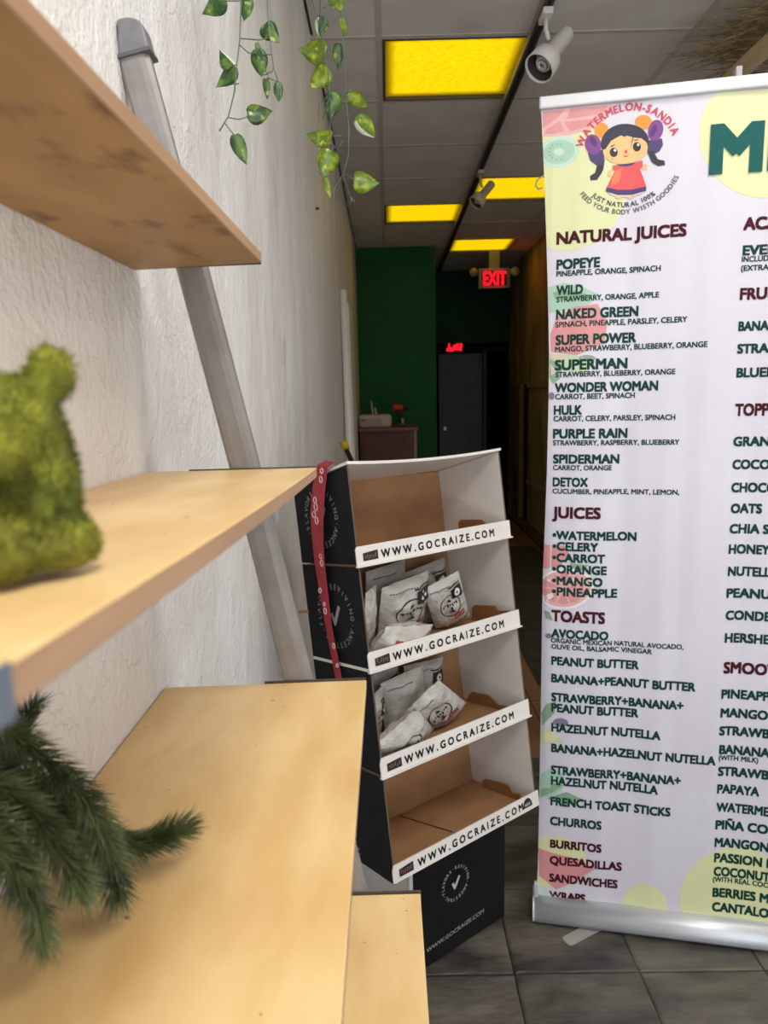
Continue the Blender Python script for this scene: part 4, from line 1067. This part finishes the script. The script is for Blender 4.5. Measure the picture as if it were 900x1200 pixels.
for a in (('NATURAL JUICES', 652, 286, 804, 13.5, M_), ('POPEYE', 652, 315.5, 703, 11, G_), ('PINEAPPLE, ORANGE, SPINACH', 652, 324, 774, 6.3, G_), ('WILD', 652, 345.5, 683, 10.5, G_),
          ('STRAWBERRY, ORANGE, APPLE', 652, 354, 772, 6.3, G_), ('NAKED GREEN', 651.5, 374, 748, 11, G_), ('SPINACH, PINEAPPLE, PARSLEY, CELERY', 651, 383.5, 805, 6.3, G_),
          ('SUPER POWER', 651, 404, 745.5, 11, G_), ('MANGO, STRAWBERRY, BLUEBERRY, ORANGE', 650.5, 412.5, 828, 6.2, G_), ('SUPERMAN', 650, 433.6, 735.5, 11.5, G_),
          ('STRAWBERRY, BLUEBERRY, ORANGE', 651, 442, 791, 6, G_), ('WONDER WOMAN', 650, 459.7, 771, 10.5, G_), ('CARROT, BEET, SPINACH', 650.5, 468, 744, 6, G_), ('HULK', 649, 486, 682, 10.5, G_),
          ('CARROT, CELERY, PARSLEY, SPINACH', 648.6, 493.8, 791, 6, G_), ('PURPLE RAIN', 648, 513.6, 735.5, 10.5, G_), ('STRAWBERRY, RASPBERRY, BLUEBERRY', 648, 522, 796, 5.8, G_),
          ('SPIDERMAN', 648, 543, 726, 10, G_), ('CARROT, ORANGE', 648, 551, 717, 5.6, G_), ('DETOX', 647.7, 570, 689, 10, G_), ('CUCUMBER, PINEAPPLE, MINT, LEMON,', 647.4, 578.6, 796, 5.6, G_),
          ('JUICES', 647, 607, 704, 12.5, M_), ('\u2022WATERMELON', 647.4, 632, 746, 9.5, G_), ('\u2022CELERY', 647.4, 645, 701, 9.5, G_), ('\u2022CARROT', 647.2, 658.3, 709, 9.5, G_), ('\u2022ORANGE', 647, 671.7, 711, 9.5, G_),
          ('\u2022MANGO', 647, 685.3, 706, 9.5, G_), ('\u2022PINEAPPLE', 646.7, 698, 723.6, 9.5, G_), ('TOASTS', 646, 728, 709, 12.5, M_), ('AVOCADO', 646, 747, 713, 9.5, G_),
          ('ORGANIC MEXICAN NATURAL AVOCADO,', 645.6, 753.3, 801, 5.4, G_), ('OLIVE OIL, BALSAMIC VINEGAR', 646, 760.5, 764, 5.4, G_), ('PEANUT BUTTER', 646, 779, 749, 9.3, G_), ('BANANA+PEANUT BUTTER', 646, 799.5, 815, 9.3, G_),
          ('STRAWBERRY+BANANA+', 646, 821.5, 801, 9.3, G_), ('PEANUT BUTTER', 646, 834, 748.5, 9.3, G_), ('HAZELNUT NUTELLA', 646, 857, 774, 9.3, G_), ('BANANA+HAZELNUT NUTELLA', 646, 881, 839, 9.3, G_),
          ('STRAWBERRY+BANANA+', 645.5, 906.5, 798, 9.3, G_), ('HAZELNUT NUTELLA', 645.5, 919, 771, 9.3, G_), ('FRENCH TOAST STICKS', 645, 943, 786, 9.3, G_), ('CHURROS', 644.5, 966, 705, 9.3, G_),
          ('BURRITOS', 644.5, 992.5, 705, 9, M_), ('QUESADILLAS', 644, 1011.5, 729, 9, M_), ('SANDWICHES', 643.5, 1032, 724, 9, M_), ('WRAPS', 643.5, 1052.5, 686, 9, M_)):
    line(*a)
for a in (('MENU', 830, 203, 893, 54, M_tt, 'M'), ('ACAI', 870.7, 269.4, 899, 14, M_, 'AC'), ('EVERY BOWL', 870, 299, 899, 11, G_, 'EVE'), ('INCLUDES', 869, 307, 901, 6.3, G_, 'INCLUD'), ('(EXTRA)', 868, 317.5, 901, 6.3, G_, '(EXTRA'),
          ('FRUIT', 866.7, 351, 899, 13, M_, 'FRU'), ('BANANA', 865, 387.6, 901, 10.5, G_, 'BANA'), ('STRAWBERRY', 863.6, 414, 901, 10.5, G_, 'STRA'), ('BLUEBERRY', 862.7, 442, 898, 10.5, G_, 'BLUE'),
          ('TOPPINGS', 861, 487, 893, 13.5, M_, 'TOP'), ('GRANOLA', 859, 522.6, 902, 10.5, G_, 'GRAN'), ('COCONUT', 858, 549.5, 902, 10.5, G_, 'COCO'), ('CHOCOLATE', 856.7, 576.5, 898, 10.5, G_, 'CHOC'), ('OATS', 856, 601, 893, 10.5, G_),
          ('CHIA SEEDS', 854.6, 624.7, 901, 10.3, G_, 'CHIA S'), ('HONEY', 853.6, 648.5, 902, 10.3, G_), ('NUTELLA', 852.7, 674.5, 903, 10.3, G_, 'NUTELL'), ('PEANUT BUTTER', 851, 700, 903, 10.3, G_, 'PEANU'),
          ('CONDENSED MILK', 850, 726, 903, 10.3, G_, 'CONDE'), ('HERSHEYS', 849, 752.5, 902, 10.3, G_, 'HERSHE'), ('SMOOTHIES', 847.5, 788.5, 899, 12.5, M_, 'SMOO'), ('PINEAPPLE', 845, 818, 902, 10, G_, 'PINEAPP'),
          ('MANGO', 844, 840, 900, 10, G_), ('STRAWBERRY', 842.5, 861, 902, 10, G_, 'STRAWB'), ('BANANA', 842.5, 883, 902, 10, G_), ('(WITH MILK)', 842, 890.5, 889, 5.6, G_), ('STRAWBERRY BANANA', 841, 908.5, 901, 10, G_, 'STRAWB'),
          ('PAPAYA', 840, 929, 890, 10, G_), ('WATERMELON', 839, 950.5, 901, 10, G_, 'WATERME'), ('PI\u00d1A COLADA', 838, 971, 900, 10, G_, 'PI\u00d1A CO'), ('MANGONADA', 837, 991.5, 901, 10, G_, 'MANGON'), ('PASSION FRUIT', 836.5, 1009.5, 893, 10, G_, 'PASSION'),
          ('COCONUT', 836, 1025.5, 902, 10, G_), ('(WITH REAL COCONUT)', 835, 1032.5, 900, 5.6, G_, '(WITH REAL COC'), ('BERRIES MIX', 834.6, 1050, 901, 10, G_, 'BERRIES M'), ('CANTALOUPE', 834, 1067, 901, 10, G_, 'CANTALO')):
    line(*a)

# ------------------------------------------------------------------ pothos vines
def leaf(parent, bx, by, tx, ty, wpx, Y, m, seed, white=False):
    r = random.Random(seed); B = on_y(bx, by, Y); Tp = on_y(tx, ty, Y+r.uniform(-.015, .015)); ax = Tp-B; L_ = ax.length; ax.normalize()
    fw = Vector((0, 1, 0)); sd = ax.cross(fw).normalized(); tilt = r.uniform(-.35, .35)
    nr = fw*-1; sd = (sd*math.cos(tilt)+nr*math.sin(tilt)); nr = sd.cross(ax).normalized()
    hw = wpx/FPX*Y*.5*1.02
    prof = [(0, .02), (-.03, .45), (.05, .80), (.18, .99), (.34, 1.0), (.52, .85), (.70, .58), (.86, .27), (1, 0.0)]
    V = []; F = []
    for k, (s, q) in enumerate(prof):
        c = B+ax*(L_*max(s, 0))+nr*(.10*L_*math.sin(s*2.6))
        for j, f in enumerate((-1, -.5, 0, .5, 1)):
            ed = B+ax*(L_*s) if abs(f) == 1 else c
            V.append(c*(1-abs(f))+ (B+ax*(L_*s)+nr*(.10*L_*math.sin(s*2.6)))*abs(f)+sd*(hw*q*f)+nr*(hw*.30*abs(f)*q+.03*hw*math.sin(9*s+f*3)))
    for k in range(len(prof)-1):
        for j in range(4): F.append((5*k+j, 5*k+j+1, 5*k+6+j, 5*k+5+j))
    fm = [0]*len(F)
    if white:
        for k in range(2, len(prof)-1): fm[4*k] = 1
    o = mesh('leaf', V, F, None, parent, True, mats=[m, M_lwhite], fm=fm)
    s_ = o.modifiers.new('solid', 'SOLIDIFY'); s_.thickness = .0006
    return o
def stempath(B, pts, Y, r=.0011):
    B.tube([on_y(x, y, Y+dy) for x, y, dy in [(p+(0,))[:3] if len(p) == 2 else p for p in pts]], r, 5)
VY = 1.12
v1 = thing('hanging_pothos_vine', tuple(on_y(283, 0, VY)), 'dark green pothos vine trailing in front of the white wall, left of the two', 'vine', 'hanging vines')
B = MB()
top = on_y(283, -8, VY)
B.tube([(top.x-.0, VY, ZC-.002), (top.x-.01, VY, ZC-.3), (top.x+.01, VY, top.z+.2), tuple(on_y(282.7, 0, VY))], .0012, 5)
stempath(B, [(282.7, 0), (281, 48), (277, 80), (275, 107), (268, 136), (257, 154)], VY)
top = on_y(313, -8, VY)
B.tube([(top.x-.02, VY, ZC-.002), (top.x, VY, ZC-.3), (top.x+.006, VY, top.z+.2), tuple(on_y(313, 0, VY))], .0012, 5)
for pp in ([(313, 0), (315, 30), (318, 60), (321, 80), (326, 97)], [(281, 45), (303, 47), (313, 45)], [(281, 53), (291, 62), (300, 62)], [(268, 138), (280, 140), (290, 137)], [(264, 145), (270, 153), (276, 160)], [(273, 99), (280, 98)],
           [(308, 64), (319, 64)], [(309, 88), (319, 84), (321, 78)], [(313, 91), (325, 96)], [(281, 1), (262, 1), (258, 0)], [(273, 77), (277, 80)]): stempath(B, pp, VY, .0009)
B.build('vine_stem', M_stem, v1, True)
for k, (bx, by, tx, ty, wp) in enumerate(((261, -6, 236, 16, 25), (290, -6, 285, 24, 14), (311, 28, 328, 50, 21), (271, 78, 257, 57, 17), (274, 77, 252.5, 102, 20), (300, 58, 306, 90, 19), (301, 51, 315, 90, 7), (311, 92, 313, 117, 8), (326, 96, 327, 119, 10), (290, 133, 319, 129, 22), (275, 158, 289, 193, 16))):
    leaf(v1, bx, by, tx, ty, wp, VY, M_leafd, 20+k, k in (3,))
VY2 = 1.75
v2 = thing('hanging_pothos_vine', tuple(on_y(400, 0, VY2)), 'bright yellow-green pothos vine trailing before the ceiling tiles, right of the two', 'vine', 'hanging vines')
B = MB()
for x, y in ((397, 0), (375, 0), (366, 0)):
    top = on_y(x, y, VY2); B.tube([(top.x-.02, VY2, ZC-.002), (top.x+.008, VY2, (ZC+top.z)/2), tuple(top)], .0014, 5)
for pp in ([(397, 0), (402, 32), (404, 76), (405, 108), (409, 152), (408, 184), (402, 204), (412, 235)], [(375, 0), (377, 48), (384, 80), (387, 120), (387, 176)], [(366, 0), (377, 44)],
           [(374, 118), (373, 145), (371, 155), (371, 190), (376, 205)], [(387, 160), (400, 159)], [(402, 165), (394, 178)], [(404, 204), (415, 210)], [(402, 205), (392, 220), (391, 238)], [(378, 10), (390, 2)], [(405, 110), (414, 105)], [(377, 120), (388, 108)], [(388, 108), (378, 140)], [(410, 232), (416, 236)], [(413, 231), (411, 238)]): stempath(B, pp, VY2, .0012)
B.build('vine_stem', M_stem, v2, True)
for k, (bx, by, tx, ty, wp) in enumerate(((390, -8, 400, 12, 16), (378, 19, 373.6, 43, 15), (381, 61, 349, 57, 25), (396, 51, 396.8, 82, 11), (384, 80, 362, 102, 23), (392, 108, 386.6, 140, 18), (408, 108, 431, 125, 15), (419, 136, 439, 161, 18), (388, 160, 358, 156, 23), (387, 176, 380, 208, 25), (415, 210, 445, 214, 24), (381, 208, 387, 233, 7), (400, 22, 405, 42, 7))):
    leaf(v2, bx, by, tx, ty, wp, VY2, M_leafl if k not in (1, 3, 5) else M_leafd, 60+k, k in (1, 7))

# ------------------------------------------------------------------ pine branches on the third board
def pine(pts, label, nl, dens, seed, rt=.0022):
    r = random.Random(seed); P = [on_y(x, y, Y) for x, y, Y in pts]
    for q in P: q.z = max(q.z, 1.083); q.x = max(q.x, WX+.008)
    # smooth path
    path = []
    for i in range(len(P)-1):
        p0 = P[max(i-1, 0)]; p1 = P[i]; p2 = P[i+1]; p3 = P[min(i+2, len(P)-1)]
        for k in range(12):
            t_ = k/12; path.append(.5*((2*p1)+(p2-p0)*t_+(2*p0-5*p1+4*p2-p3)*t_*t_+(3*p1-p0-3*p2+p3)*t_**3))
    path.append(P[-1]); t = thing('pine_branch', tuple(P[0]), label, 'branch', 'artificial pine branches on the third board')
    MB().tube(path, [rt*(1-.5*i/len(path)) for i in range(len(path))], 6).build('twig', M_twig, t, True)
    L_ = sum((path[i+1]-path[i]).length for i in range(len(path)-1)); n = int(L_*dens); B = MB()
    for k in range(n):
        f = r.random(); i = min(int(f*(len(path)-1)), len(path)-2); fr = f*(len(path)-1)-i
        p = path[i].lerp(path[i+1], fr); tg = (path[i+1]-path[i]).normalized()
        x = tg.cross(EZ).normalized(); y = x.cross(tg); a = r.uniform(0, 2*math.pi)
        out = x*math.cos(a)+y*math.sin(a)
        sp = r.uniform(.55, 1.15) if f < .93 else r.uniform(.05, .9)
        d = (tg*(1.0)+out*sp*1.15).normalized(); l = nl*r.uniform(.75, 1.15)
        e = p+d*l+Vector((0, 0, -.0008)); m_ = p+d*l*.5+out*.0006
        if e.z < 1.0775: e.z = 1.0775+r.random()*.002
        if m_.z < 1.0775: m_.z = 1.0775
        if e.x < WX+.001: e.x = WX+.001
        s_ = d.cross(Vector((r.uniform(-1, 1), r.uniform(-1, 1), r.uniform(-1, 1)))).normalized()*.00042
        s2 = d.cross(s_).normalized()*.0004
        B.add([p-s_, p+s_, m_+s_, m_-s_, e, p+s2, m_+s2], [(0, 1, 2, 3), (3, 2, 4), (1, 5, 6, 2), (5, 0, 3, 6), (2, 6, 4), (6, 3, 4)])
    B.build('needles', M_needle, t, kind='stuff')
    return t
pine([(-70, 905, .41), (30, 925, .425), (110, 975, .445), (160, 990, .455), (212, 972, .462)], 'pine branch reaching farthest right along the plywood board', .021, 9500, 1)
pine([(-60, 850, .43), (30, 872, .43), (95, 930, .42), (125, 990, .415), (136, 1040, .408)], 'arching pine branch whose tip droops beside the rightmost one', .021, 9500, 2)
pine([(-60, 900, .39), (20, 935, .39), (60, 985, .385), (96, 1040, .385)], 'short pine branch in the middle of the clump', .0205, 9500, 3)
pine([(-60, 940, .37), (0, 965, .37), (35, 1030, .365), (48, 1100, .362)], 'pine branch hanging lowest and nearest, tip pointing down', .0175, 9500, 4)
pine([(-60, 885, .47), (-20, 860, .47), (12, 845, .47), (40, 828, .475)], 'small pine sprig curling up under the second board', .016, 9000, 5)
pine([(-70, 990, .36), (-20, 985, .362), (10, 1010, .36), (28, 1050, .36)], 'pine branch at the left edge of the frame over the board', .019, 9500, 6)
pine([(-60, 870, .45), (10, 905, .445), (60, 925, .44), (110, 1000, .43)], 'pine branch at the back of the clump nearest the wall', .021, 9500, 7)

# ------------------------------------------------------------------ moss bear on the second board
mb = thing('moss_bear', (-.135, .235, 1.345), 'fuzzy green moss bear figure sitting on the second plywood board', 'figurine')
zs = 1.3452
bb = bmesh.new()
def blob(px, py, Y, rx, rz=None, ry=None, lift=True):
    c = on_y(px, py, Y); rz = rz or rx; ry = ry or rx
    c.z = max(c.z, zs+rz*.86)
    g = bmesh.ops.create_icosphere(bb, subdivisions=3, radius=1)
    for v in g['verts']: v.co = Vector((c.x+v.co.x*rx, c.y+v.co.y*ry, max(c.z+v.co.z*rz, zs)))
blob(5, 605, .262, .0275, .034, .024)      # torso
blob(-4, 510, .258, .0238, .0220, .021)     # head
blob(-10, 525, .236, .011)                 # muzzle
blob(59, 436, .262, .0092, .0100, .006)    # ears
blob(-70, 442, .262, .0090, .0100, .006)
blob(62, 600, .250, .0095, .020, .010)     # arms
blob(-70, 610, .250, .0095, .020, .010)
blob(83, 672, .240, .0092, .0090, .015)    # feet
blob(10, 692, .224, .0100, .0098, .017)
me = bpy.data.meshes.new('bear'); bb.to_mesh(me); bb.free()
mo = bpy.data.objects.new('bear', me); COL.objects.link(mo)
rm = mo.modifiers.new('r', 'REMESH'); rm.mode = 'VOXEL'; rm.voxel_size = .0022
sm_ = mo.modifiers.new('s', 'SMOOTH'); sm_.iterations = 6; sm_.factor = .6
dg = bpy.context.evaluated_depsgraph_get(); dg.update()
me2 = bpy.data.meshes.new_from_object(mo.evaluated_get(dg))
V = [v.co.copy() for v in me2.vertices]; F = [tuple(p.vertices) for p in me2.polygons]
bpy.data.objects.remove(mo); bpy.data.meshes.remove(me); bpy.data.meshes.remove(me2)
zmin = min(v.z for v in V); V = [v+Vector((0, 0, zs-zmin-.0005)) for v in V]
mesh('bear_body', V, F, M_moss, mb, True)
B = MB(); r = random.Random(3)
nrm = [None]*len(V)
me2 = bpy.data.meshes.new('tmp'); me2.from_pydata(V, [], F); me2.update()
nv = [v.normal.copy() for v in me2.vertices]; bpy.data.meshes.remove(me2)
tot = 15000
for k in range(tot):
    f = F[r.randrange(len(F))]; ws = [r.random() for _ in f]; s = sum(ws)
    p = sum((V[i]*w_ for i, w_ in zip(f, ws)), Vector())/s; n_ = sum((nv[i]*w_ for i, w_ in zip(f, ws)), Vector()).normalized()
    d = (n_+Vector((r.uniform(-1, 1), r.uniform(-1, 1), r.uniform(-1, 1)))*.7).normalized(); l = r.uniform(.0015, .0042)
    e = p+d*l
    if e.z < zs: e.z = zs
    s_ = d.cross(Vector((r.uniform(-1, 1), r.uniform(-1, 1), r.uniform(-1, 1)))).normalized()*.0003
    B.add([p-s_, p+s_, e], [(0, 1, 2)])
B.build('moss_fuzz', M_moss, mb, kind='stuff')

# small nail in the left wall
q = on_x(370, 244, WX)
MB().tube([(WX-.002, q.y, q.z), (WX+.012, q.y-.004, q.z-.003)], .005, 8).build('wall_nail', M_bp, smooth=True)
prop(bpy.data.objects['wall_nail'], 'tiny black nail sticking out of the white wall below the vines', 'nail')
for o in bpy.data.objects:
    if o.type == 'MESH' and o.name.startswith('light_frame'): pass
